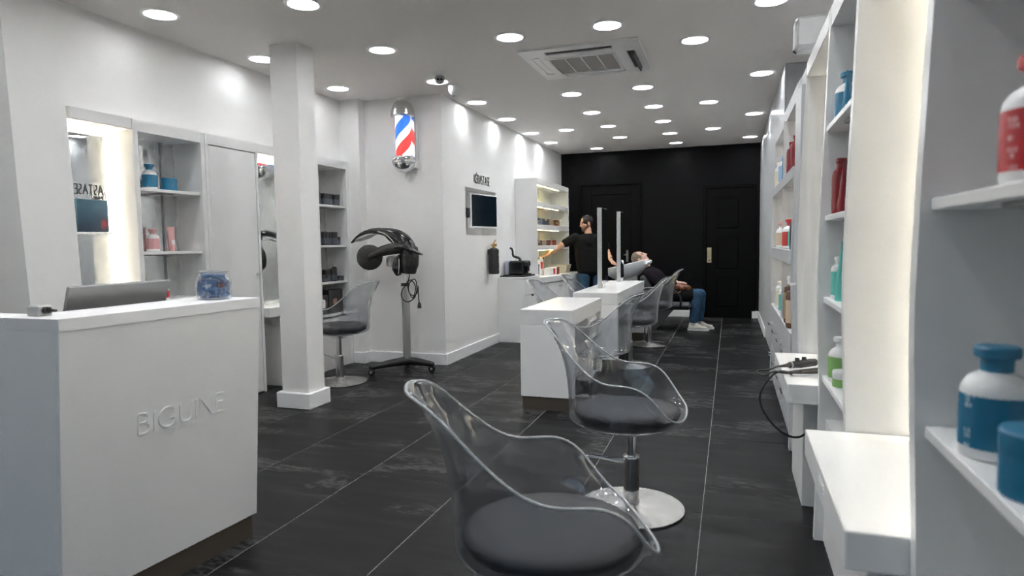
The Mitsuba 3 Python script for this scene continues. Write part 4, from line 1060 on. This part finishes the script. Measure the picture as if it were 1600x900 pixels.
for (ax, ay), (bx_, by_) in zip(_cq[1:5], _cq[2:6]):
    e = np.array([bx_ - ax, by_ - ay, 0]); ln = np.linalg.norm(e); e /= ln
    dd = part(ct, 'door', frame(bx(.004, ln - .004, .0, .60, 0, .014, .002), e, [0, 0, 1], np.cross(e, [0, 0, 1]), [ax, ay, .10]), 'mat_counter', smooth=False)
    part(dd, 'handle', frame(bx(ln * .72, ln * .92, .54, .552, .016, .03, .003), e, [0, 0, 1], np.cross(e, [0, 0, 1]), [ax, ay, .10]), 'mat_chrome', smooth=False)

# hair colour cartons on two shelves
for lv, z, y0, y1, n, rows, hgt, cols in (('upper', 1.52, 8.60, 9.84, 10, 3, .031, ['steel', 'steel', 'slate', 'slate', 'slate', 'tan', 'tan', 'brown', 'maroon', 'tan']),
                                          ('lower', 1.23, 8.60, 9.62, 9, 2, .037, ['tan', 'slate', 'tan', 'tan', 'slate', 'maroon', 'tan', 'maroon', 'maroon'])):
    w = (y1 - y0) / n
    for a in range(n):
        for b in range(rows):
            c = cols[a]
            if rng.random() < .2:
                c = rng.choice(['slate', 'brown', 'tan'])
            nm = {'steel': 'grey-blue', 'slate': 'dark grey', 'tan': 'tan', 'brown': 'brown', 'maroon': 'dark red'}[c]
            ja = float(rng.uniform(-.004, .004))
            k = thing('colour_carton', f'{nm} hair colour carton, {("bottom", "second", "third")[b]} layer, {("first", "second", "third", "fourth", "fifth", "sixth", "seventh", "eighth", "ninth", "tenth")[a]} stack on the lit unit\'s {lv} shelf', 'carton', 'hair colour cartons')
            scene[k] = mikit.ply(bx(-2.70, -2.535 + ja, y0 + a * w + .003, y0 + (a + 1) * w - .003, z + .0005 + b * hgt, z + (b + 1) * hgt - .0005, .0015), 'mat_' + c, smooth=False)

thing('folder', 'upright burgundy folder at the near end of the lit counter', 'folder', mesh=bx(-2.68, -2.53, 8.52, 8.555, .7905, 1.07, .003), mat='mat_burgundy', smooth=False)


def carton(key, label, x0, x1, y0, y1, h, marks, z=.7905):
    k = thing(key, label, 'box', 'boxes on the lit counter')
    part(k, 'box', bx(x0, x1, y0, y1, z, z + h, .002), 'mat_white', smooth=False)
    for (ya, yb, za, zb, c) in marks:
        part(k, 'print', bx(x1, x1 + .001, ya, yb, z + za, z + zb), c, smooth=False)


carton('product_box', 'tall white carton with a blue stripe and red print beside the burgundy folder', -2.74, -2.60, 8.62, 9.12, .235, [(8.66, 8.74, .03, .10, 'mat_maroon'), (8.82, 8.90, .02, .17, 'mat_steel'), (8.96, 9.08, .10, .20, 'mat_red')])
carton('product_box', 'low white carton with red end in front of the tall white carton', -2.57, -2.46, 9.02, 9.50, .11, [(9.14, 9.26, .015, .095, 'mat_red'), (9.33, 9.49, .0, .11, 'mat_maroon')])
carton('product_box', 'narrow white carton with dark red side behind the low carton', -2.76, -2.66, 9.16, 9.36, .26, [(9.28, 9.355, .0, .26, 'mat_maroon')])
tb = thing('storage_tub', 'cream open tub on the lit counter next to the barber', 'tub')
_ou, _in = [(.20, 0), (.235, .10)], [(.19, .006), (.222, .10)]
part(tb, 'tub', xf(lathe([(0, 0), (.17, 0), (.205, .10), (.212, .10), (.212, .106), (.200, .106), (.163, .008), (0, .008)], 4), trimesh.transformations.translation_matrix([-2.56, 9.93, .7905]) @ rotz(math.pi / 4) @ np.diag([1, 1, 1.2, 1])), 'mat_cream', smooth=False)

# ------------------------------------------------------------------ clippers on the second right table
tz = .6515
for i, (p0, p1, rr, lb) in enumerate((((.255, 3.235, tz + .026), (.42, 3.36, tz + .030), .020, 'black hair clipper with cable on the white side table, farther of the pair'), ((.285, 3.13, tz + .017), (.42, 3.20, tz + .019), .014, 'slim black trimmer on the white side table, nearer of the pair'))):
    p0, p1 = np.array(p0), np.array(p1)
    e = (p1 - p0) / np.linalg.norm(p1 - p0)
    k = thing('hair_clipper', lb, 'hair clipper', 'clippers on the side table')
    part(k, 'body', smooth_body(hull_chain([((p0 + e * .02), rr * .8), ((p0 + e * .09), rr)][0:0] + [((p0 + e * .02, rr * .75), (p0 + e * .09, rr)), ((p0 + e * .09, rr), (p0 + e * .16, rr * .9))]), .008, 4), 'mat_black', smooth=True)
    part(k, 'blade', frame(bx(0, .03, -rr * .9, rr * .9, -.006, .006, .002), e, np.cross([0, 0, 1], e), [0, 0, 1], p0 + e * .168), 'mat_silver', smooth=False)
    part(k, 'cord_sleeve', cyl(p0 - e * .045, p0 + e * .01, .0045, 12, .010), 'mat_black')
    if i == 0:
        part(k, 'switch', cat([cyl(p0 + e * .06 + np.array([0, 0, rr * .8]), p0 + e * .06 + np.array([0, 0, rr * 1.5]), .010, 12), cyl(p0 + e * .10 + np.array([0, 0, rr * .8]), p0 + e * .10 + np.array([0, 0, rr * 1.5]), .010, 12)]), 'mat_black')
        part(k, 'band', cyl(p0 + e * .018, p0 + e * .026, rr * .83, 18), 'mat_silver')
        part(k, 'cord', tube(spline([p0 - e * .04, (.20, 3.20, .672), (.165, 3.19, .660), (.126, 3.2, .650), (.145, 3.18, .637), (.19, 3.17, .656), (.225, 3.165, .6575), (.27, 3.185, .657)], 60), .0045, 8), 'mat_black')
    else:
        part(k, 'cord', tube(spline([p0 - e * .04, (.245, 3.19, .656), (.215, 3.2, .652), (.180, 3.2, .622), (.150, 3.2, .575), (.137, 3.2, .525), (.152, 3.2, .465), (.187, 3.2, .412), (.238, 3.2, .366), (.286, 3.21, .345), (.340, 3.235, .362)], 70), .0052, 8), 'mat_black')

# ------------------------------------------------------------------ wash chair
pr('mat_base_grey', (0.055, 0.055, 0.058), 0.45)
wc = thing('wash_chair', 'black hairdresser wash chair with white ceramic basin at the back of the room', 'wash chair')
_bowl = lathe([(0, -.115), (.10, -.11), (.18, -.075), (.235, -.01), (.25, .05), (.252, .065), (.245, .07), (.235, .066), (.215, .0), (.165, -.055), (.09, -.085), (0, -.09)], 44)
_B = trimesh.transformations.translation_matrix([-1.43, 9.5, .86]) @ trimesh.transformations.rotation_matrix(math.radians(-13), [0, 1, 0]) @ np.diag([1.32, 1.05, 1.15, 1])
part(wc, 'basin', xf(_bowl, _B), 'mat_ceramic', smooth=40, label='white ceramic basin')
part(wc, 'neck_rest', smooth_body(hull_chain([(((-1.15, 9.40, .945), .03), ((-1.15, 9.60, .945), .03)), (((-1.15, 9.40, .945), .03), ((-1.11, 9.37, .965), .022)), (((-1.15, 9.60, .945), .03), ((-1.11, 9.63, .965), .022))]), .015, 4), 'mat_ceramic', smooth=True)
part(wc, 'pedestal', trimesh.convex.convex_hull(np.array([(x, y, z) for x, y, z in [(-1.62, 9.36, 0), (-1.62, 9.64, 0), (-1.25, 9.36, 0), (-1.25, 9.64, 0), (-1.60, 9.40, .78), (-1.60, 9.60, .78), (-1.28, 9.40, .80), (-1.28, 9.60, .80)]])), 'mat_grey_plastic', smooth=False)
part(wc, 'backrest', smooth_body(hull_chain([(((-1.17, 9.27, .74), .05), ((-.98, 9.27, .40), .06)), (((-1.17, 9.73, .74), .05), ((-.98, 9.73, .40), .06))] + [(((-1.17 + .19 * t, 9.27, .74 - .34 * t), .05), ((-1.17 + .19 * t, 9.73, .74 - .34 * t), .05)) for t in (0, .2, .4, .6, .8, 1)]), .03, 6), 'mat_leather', smooth=True)
part(wc, 'seat', bx(-1.02, -.50, 9.22, 9.78, .30, .41, .045), 'mat_leather', smooth=False)
for _y, _d in ((9.80, .02), (9.20, -.02)):
    part(wc, 'armrest', tube(spline([(-1.0, _y, .42), (-.98, _y + _d, .56), (-.75, _y + _d, .58), (-.66, _y + _d, .50), (-.66, _y, .36)], 30), .016, 10), 'mat_black', label='looped dark armrest')
part(wc, 'base', trimesh.convex.convex_hull(np.array([(-1.25, 9.32, 0), (-1.25, 9.68, 0), (-1.0, 9.32, 0), (-1.0, 9.68, 0), (-1.1, 9.28, .31), (-1.1, 9.72, .31), (-.74, 9.28, .31), (-.74, 9.72, .31)])), 'mat_base_grey', smooth=False)

# ------------------------------------------------------------------ people
def sph(p, r, s=(1, 1, 1), n=32):
    return m3.Manifold.sphere(r, n).scale(list(map(float, s))).translate(list(map(float, p)))


def _rough(m):
    m.vertices = m.vertices + m.vertex_normals * (meshkit.fbm(m.vertices * 90, 3)[:, None] - .5) * .010
    return m


def head_parts(M, bald=False):
    """Head meshes in local axes (x forward, y left, z up; chin at -.115, crown at .118), moved by M."""
    u = [sph((-.012, 0, .028), 1, (.098, .077, .090)), sph((.018, 0, -.015), 1, (.078, .066, .085))]
    jaw = m3.Manifold.batch_hull([sph((.0, .048, -.045), .022), sph((.0, -.048, -.045), .022), sph((.068, 0, -.096), .020), sph((.062, .018, -.090), .016), sph((.062, -.018, -.090), .016), sph((.055, 0, -.03), .04)])
    nose = m3.Manifold.batch_hull([sph((.090, 0, .022), .007), sph((.110, 0, -.020), .011), sph((.094, .012, -.024), .008), sph((.094, -.012, -.024), .008)])
    brow = m3.Manifold.batch_hull([sph((.080, .036, .028), .012), sph((.086, 0, .028), .010), sph((.080, -.036, .028), .012)])
    cheek = [sph((.058, s * .040, -.018), .026) for s in (1, -1)]
    ears = [sph((-.004, s * .078, -.008), 1, (.020, .009, .031)) for s in (1, -1)]
    skin = smooth_body(m3.Manifold.batch_boolean(u + [jaw, nose, brow] + cheek + ears, m3.OpType.Add), .008, 5)
    cap = sph((-.014, 0, .032), 1, (.1035, .0825, .0955)) - m3.Manifold.cube([.3, .3, .3], True).translate([.205 if bald else .228, 0, .0]).rotate([0, -18, 0]) - m3.Manifold.cube([.3, .3, .3], True).translate([.10, 0, -.185]) - m3.Manifold.cube([.4, .4, .3], True).translate([0, 0, -.205])
    hair = _rough(smooth_body(cap, .009, 3))
    beard = m3.Manifold.batch_hull([sph((.004, .050, -.03), .029), sph((.004, -.050, -.03), .029), sph((.071, 0, -.094), .027), sph((.064, .02, -.082), .026), sph((.064, -.02, -.082), .026), sph((.072, 0, -.045), .024)]) - m3.Manifold.cube([.2, .3, .2], True).translate([.0, 0, .083]) - sph((.104, 0, -.056), .019)
    eyes = [cat([xf(trimesh.creation.icosphere(2, .0085), trimesh.transformations.translation_matrix([.0785, s * .031, .008]))]) for s in (1, -1)]
    brows = [tube(spline([(.090, s * .014, .030), (.089, s * .032, .035), (.078, s * .050, .030)], 8), .0045, 6) for s in (1, -1)]
    lips = xf(trimesh.creation.icosphere(2, 1.0), trimesh.transformations.translation_matrix([.083, 0, -.056]) @ np.diag([.010, .022, .008, 1]))
    f = lambda m: xf(m, M)
    return dict(skin=f(skin), hair=f(hair), beard=f(smooth_body(beard, .010, 3)), eyes=[f(e) for e in eyes], brows=[f(b) for b in brows], lips=f(lips))


def basis(fwd, up, o):
    f = np.array(fwd, float); f /= np.linalg.norm(f)
    u = np.array(up, float); u -= f * (u @ f); u /= np.linalg.norm(u)
    M = np.eye(4)
    M[:3, 0], M[:3, 1], M[:3, 2], M[:3, 3] = f, np.cross(u, f), u, o
    return M


def hand_bones(wrist, fwd, palm_n, curl, side):
    """Palm and five fingers: fwd along the hand, palm_n out of the palm, side = +1 or -1 puts the thumb across."""
    f = np.array(fwd, float); f /= np.linalg.norm(f)
    n = np.array(palm_n, float); n -= f * (n @ f); n /= np.linalg.norm(n)
    a = np.cross(n, f) * side
    w = np.array(wrist, float)
    P = lambda x, y, z: w + f * x + a * y + n * z
    B = [((P(0, 0, 0), .021), (P(.05, .022, 0), .016)), ((P(0, 0, 0), .021), (P(.05, -.022, 0), .015)), ((P(.03, .01, 0), .018), (P(.085, .030, 0), .011)), ((P(.03, .0, 0), .018), (P(.088, .010, 0), .011)),
         ((P(.03, -.005, 0), .018), (P(.085, -.010, 0), .011)), ((P(.03, -.01, 0), .017), (P(.078, -.028, 0), .010))]
    for y, l, x0 in ((.030, .068, .085), (.010, .077, .088), (-.010, .071, .085), (-.029, .055, .078)):
        c1, c2, c3 = curl * .6, curl * 1.4, curl * 2.0
        a1 = P(x0 + l * .45 * math.cos(c1), y * 1.08, l * .45 * math.sin(c1))
        a2 = a1 + l * .32 * (f * math.cos(c2) + n * math.sin(c2))
        a3 = a2 + l * .23 * (f * math.cos(c3) + n * math.sin(c3))
        B += [((P(x0, y, 0), .0098), (a1, .0088)), ((a1, .0088), (a2, .0080)), ((a2, .0080), (a3, .0070))]
    t1 = P(.045, .048, .012); t2 = P(.075, .060, .020); t3 = P(.098, .062, .028)
    B += [((P(.012, .018, .004), .015), (t1, .012)), ((t1, .012), (t2, .0098)), ((t2, .0098), (t3, .0085))]
    return B


def person_parts(p, hp, skin_mat, hair_mat, beard):
    part(p, 'hair', hp['hair'], hair_mat, smooth=True)
    for e in hp['eyes']:
        part(p, 'eye', e, 'mat_eye', smooth=True)
    for b in hp['brows']:
        part(p, 'eyebrow', b, hair_mat, smooth=True)
    part(p, 'lips', hp['lips'], 'mat_lips', smooth=True)
    if beard:
        part(p, 'beard', hp['beard'], 'mat_stubble', smooth=True)


def shoe(ankle, toe_dir, L=.27):
    f = np.array([toe_dir[0], toe_dir[1], 0.0]); f /= np.linalg.norm(f)
    s = np.array([-f[1], f[0], 0])
    a = np.array([ankle[0], ankle[1], 0.0])
    H = lambda x, y, z, r: sph(a + f * x + s * y + np.array([0, 0, z]), r, n=20)
    b1 = m3.Manifold.batch_hull([H(-.045, .018, .035, .028), H(-.045, -.018, .035, .028), H(.02, 0, .085, .036), H(-.03, 0, .09, .034), H(.10, .025, .042, .026), H(.10, -.025, .042, .026)])
    b2 = m3.Manifold.batch_hull([H(.08, .025, .042, .028), H(.08, -.025, .042, .028), H(L - .10, .02, .034, .024), H(L - .10, -.018, .034, .024)])
    up = smooth_body(b1 + b2, .015, 5)
    so = m3.Manifold.batch_hull([m3.Manifold.cylinder(.026, r, r, 20).translate(list(map(float, a + f * x + s * y))) for x, y, r in ((-.045, 0, .040), (.05, 0, .038), (.11, .006, .047), (L - .10, .0, .044))])
    return up, to_tri(so), a, f, s


def chain(pts):
    return [(pts[i], pts[i + 1]) for i in range(len(pts) - 1)]


V = lambda *a: np.array(a, float)
# standing barber: faces left, his right arm out to the shelf, his left hand on the basin
ba = thing('person', 'standing man in black t-shirt and jeans reaching to the lit shelves', 'person')
hc = V(-2.10, 9.80, 1.555)
hp = head_parts(basis((-.80, -.56, -.20), (0, 0, 1), hc))
sR, sL = V(-2.285, 9.70, 1.335), V(-1.86, 9.86, 1.335)
eR, wR = V(-2.50, 9.56, 1.185), V(-2.685, 9.42, 1.065)
eL, wL = V(-1.775, 9.80, 1.09), V(-1.70, 9.66, .985)
hR, hL = V(-2.13, 9.78, .86), V(-1.93, 9.86, .86)
bones = chain([(hc + V(.0, .01, -.05), .058), (V(-2.07, 9.79, 1.40), .056), (V(-2.07, 9.79, 1.28), .09)])
bones += chain([(V(-2.17, 9.75, 1.27), .075), (V(-1.97, 9.83, 1.27), .075)]) + chain([(V(-2.07, 9.79, 1.25), .065), (V(-2.06, 9.80, 1.05), .055), (V(-2.04, 9.82, .88), .065)])
bones += chain([(sR, .056), (eR, .042), (V(-2.60, 9.48, 1.12), .040), (wR, .027)]) + chain([(sL, .056), (eL, .042), (V(-1.735, 9.73, 1.04), .040), (wL, .027)])
bones += chain([(hR, .095), (V(-2.15, 9.76, .47), .062), (V(-2.15, 9.80, .30), .060), (V(-2.14, 9.82, .09), .042)]) + chain([(hL, .095), (V(-1.93, 9.86, .47), .062), (V(-1.93, 9.90, .30), .060), (V(-1.92, 9.92, .09), .042)])
bones += hand_bones(wR, (-.72, -.55, -.42), (.25, -.3, -1), .45, 1) + hand_bones(wL, (.45, -.80, -.25), (-.1, -.2, -1), .25, -1)
body = smooth_body(hull_chain([tuple(b) for b in bones]), .016, 8)
scene[ba] = mikit.ply(cat([body, hp['skin']]), 'mat_skin', smooth=True)
person_parts(ba, hp, 'mat_skin', 'mat_hair', True)
tb_ = chain([(V(-2.07, 9.79, 1.375), .075), (V(-2.07, 9.79, 1.27), .13)]) + chain([(V(-2.18, 9.745, 1.285), .108), (V(-1.96, 9.835, 1.285), .108)]) + chain([(sR + V(.03, 0, -.01), .084), (sR + (eR - sR) * .5, .068)]) + chain([(sL + V(-.03, 0, -.01), .084), (sL + (eL - sL) * .6, .070)])
tb_ += chain([(V(-2.15, 9.76, 1.24), .112), (V(-2.14, 9.77, 1.03), .118), (V(-2.12, 9.78, .85), .120)]) + chain([(V(-1.98, 9.83, 1.24), .112), (V(-1.97, 9.84, 1.03), .118), (V(-1.95, 9.85, .85), .120)]) + chain([(V(-2.12, 9.78, .85), .12), (V(-1.95, 9.85, .85), .12)]) + chain([(V(-2.15, 9.76, 1.15), .115), (V(-1.98, 9.83, 1.15), .115)]) + chain([(V(-2.14, 9.77, 1.0), .118), (V(-1.97, 9.84, 1.0), .118)])
_neck = m3.Manifold.cylinder(.2, .072, .072, 24).translate([-2.07, 9.79, 1.40])
_torso = m3.Manifold.batch_hull([sph(p, r, n=20) for p, r in ((V(-2.19, 9.74, 1.285), .105), (V(-1.95, 9.84, 1.285), .105), (V(-2.15, 9.765, 1.05), .118), (V(-1.97, 9.84, 1.05), .118), (V(-2.13, 9.775, .85), .120), (V(-1.95, 9.85, .85), .120))])
part(ba, 'tshirt', smooth_body(hull_chain([tuple(b) for b in tb_]) + _torso - _neck, .02, 8), 'mat_tshirt', smooth=True)
jb = chain([(V(-2.12, 9.78, .85), .108), (V(-1.95, 9.85, .85), .108)]) + chain([(hR, .105), (V(-2.15, 9.76, .47), .078), (V(-2.15, 9.80, .30), .075), (V(-2.14, 9.82, .10), .066)]) + chain([(hL, .105), (V(-1.93, 9.86, .47), .078), (V(-1.93, 9.90, .30), .075), (V(-1.92, 9.92, .10), .066)])
part(ba, 'jeans', smooth_body(hull_chain([tuple(b) for b in jb]), .02, 6), 'mat_jeans', smooth=True)
for an in ((-2.14, 9.82), (-1.92, 9.92)):
    u_, s_, *_ = shoe(an, (-.8, -.56))
    k = part(ba, 'shoe', u_, 'mat_black', smooth=True)
    part(k, 'sole', s_, 'mat_shoe', smooth=30)
part(ba, 'wristwatch', tube([wL + V(.0, .02, .012) + .031 * (math.cos(t) * V(.87, .49, 0) + math.sin(t) * V(.15, -.27, .95)) for t in np.arange(24) * math.pi / 12], .006, 8, True), 'mat_black', smooth=True, label='dark wristwatch band')

# reclining client: head back on the basin, hands on a bag in the lap
cl = thing('person', 'reclining man in dark sweater and jeans with his head on the basin', 'person')
hc = V(-1.245, 9.50, 1.015)
hp = head_parts(basis((.62, -.10, .62), (-.72, 0, .55), hc), True)
nb, hipc = V(-1.13, 9.5, .875), V(-.86, 9.5, .51)
ch = V(-1.03, 9.5, .745)
kR, kL = V(-.435, 9.42, .505), V(-.40, 9.60, .50)
aR, aL = V(-.485, 9.40, .10), V(-.42, 9.60, .10)
bones = chain([(hc + V(.02, 0, -.05), .055), (nb, .056), (ch, .09)]) + chain([(V(-1.10, 9.36, .80), .075), (V(-1.10, 9.64, .80), .075)]) + chain([(ch, .095), (V(-.93, 9.5, .60), .09), (hipc, .09)])
for s, kn, an in ((-1, kR, aR), (1, kL, aL)):
    bones += chain([(V(-.86, 9.5 + s * .09, .50), .092), (kn, .060), (kn + (an - kn) * .4 + V(-.01, 0, 0), .055), (an, .040)])
    sh_, el_, wr_ = V(-1.10, 9.5 + s * .19, .80), V(-.90, 9.5 + s * .235, .62), V(-.735, 9.5 + s * .10, .668)
    bones += chain([(sh_, .055), (el_, .042), (wr_, .027)]) + hand_bones(wr_, (1, -s * .45, -.02), (0, 0, -1), .18, s)
body = smooth_body(hull_chain([tuple(b) for b in bones]), .016, 8)
scene[cl] = mikit.ply(cat([body, hp['skin']]), 'mat_skin_pale', smooth=True)
person_parts(cl, hp, 'mat_skin_pale', 'mat_hair_grey', False)
sw = chain([(nb + V(.005, 0, -.015), .066), (ch, .125)]) + chain([(V(-1.10, 9.37, .795), .088), (V(-1.10, 9.63, .795), .088)]) + chain([(V(-1.03, 9.43, .745), .125), (V(-.93, 9.43, .60), .128), (V(-.85, 9.43, .53), .125)]) + chain([(V(-1.03, 9.57, .745), .125), (V(-.93, 9.57, .60), .128), (V(-.85, 9.57, .53), .125)]) + chain([(V(-1.03, 9.43, .745), .125), (V(-1.03, 9.57, .745), .125)]) + chain([(V(-.85, 9.43, .53), .125), (V(-.85, 9.57, .53), .125)])
for s in (-1, 1):
    sh_, el_, wr_ = V(-1.10, 9.5 + s * .19, .80), V(-.90, 9.5 + s * .235, .62), V(-.735, 9.5 + s * .10, .668)
    sw += chain([(sh_, .074), (el_, .062), (el_ + (wr_ - el_) * .5, .056), (el_ + (wr_ - el_) * .88, .043)])
part(cl, 'sweater', smooth_body(hull_chain([tuple(b) for b in sw]), .02, 8), 'mat_sweater', smooth=True)
_em = m3.Manifold.cube([.09, .006, .05], True)
part(cl, 'sweater_print', cat([xf(bx(-.05, .05, -.004, .004, -.012, .012, .003), trimesh.transformations.translation_matrix([-1.03 + dx, 9.312, .745 + dz]) @ trimesh.transformations.rotation_matrix(.7 + .5 * dx * 20, [0, 1, 0])) for dx, dz in ((0, 0), (.02, -.02), (-.015, .015))]), 'mat_maroon', smooth=False, label='small dark red print on the sweater')
for s, kn, an in ((-1, kR, aR), (1, kL, aL)):
    jb = chain([(V(-.86, 9.5 + s * .09, .50), .103), (kn, .076), (kn + (an - kn) * .5, .074), (an + V(0, 0, .05), .064)])
    part(cl, 'trouser_leg', smooth_body(hull_chain([tuple(b) for b in jb]), .02, 5), 'mat_jeans', smooth=True)
    u_, s_, a_, f_, sd_ = shoe((an[0], an[1]), (1, -.05))
    k = part(cl, 'shoe', u_, 'mat_shoe', smooth=True, label='off-white trainer')
    part(k, 'sole', s_, 'mat_white', smooth=30)
    part(k, 'laces', cat([tube([a_ + f_ * x + sd_ * .026 + V(0, 0, z), a_ + f_ * (x + .004) + V(0, 0, z + .012), a_ + f_ * x - sd_ * .026 + V(0, 0, z)], .003, 6) for x, z in ((.055, .088), (.075, .078), (.095, .070), (.115, .063))]), 'mat_grey_plastic', smooth=True)
    part(cl, 'sock', smooth_body(hull_chain([tuple(b) for b in chain([(an + V(0, 0, -.02), .044), (an + V(0, 0, .06), .048)])]), .02, 3), 'mat_sock', smooth=True)
_lc = []
for s, kn in ((-1, kR), (1, kL)):
    h0 = V(-.86, 9.5 + s * .09, .50)
    _lc += [((h0, .108), (h0 + (kn - h0) * .80, .085))]
_lc += [((V(-.86, 9.41, .50), .108), (V(-.86, 9.59, .50), .108)), ((V(-.52, 9.43, .505), .084), (V(-.50, 9.58, .505), .084))]
part(cl, 'lap_cloth', smooth_body(m3.Manifold.batch_hull([sph(p, r, n=20) for pr_ in _lc for p, r in pr_]), .02, 4), 'mat_tshirt', smooth=True, label='black cloth over the thighs')
bg = thing('handbag', 'small brown leather bag lying in the reclining client\'s lap', 'bag')
part(bg, 'body', smooth_body(hull_chain([((V(-.72, 9.38, .625), .035), (V(-.56, 9.38, .61), .035)), ((V(-.72, 9.58, .605), .035), (V(-.56, 9.58, .59), .035)), ((V(-.64, 9.36, .60), .042), (V(-.64, 9.60, .60), .042)), ((V(-.72, 9.38, .605), .035), (V(-.72, 9.58, .605), .035)), ((V(-.56, 9.38, .59), .035), (V(-.56, 9.58, .59), .035))]), .015, 5), 'mat_bag', smooth=True)
part(bg, 'strap', tube(spline([(-.74, 9.36, .60), (-.78, 9.33, .55), (-.72, 9.31, .53), (-.66, 9.33, .56)], 20), .007, 8), 'mat_bag', smooth=True)
tw = thing('towel', 'small white towel end beside the reclining client\'s chin', 'towel', mesh=smooth_body(hull_chain([((V(-1.13, 9.42, .955), .022), (V(-1.085, 9.45, .985), .016)), ((V(-1.14, 9.36, .945), .022), (V(-1.13, 9.42, .955), .022))]), .012, 4), mat='mat_white', smooth=True)
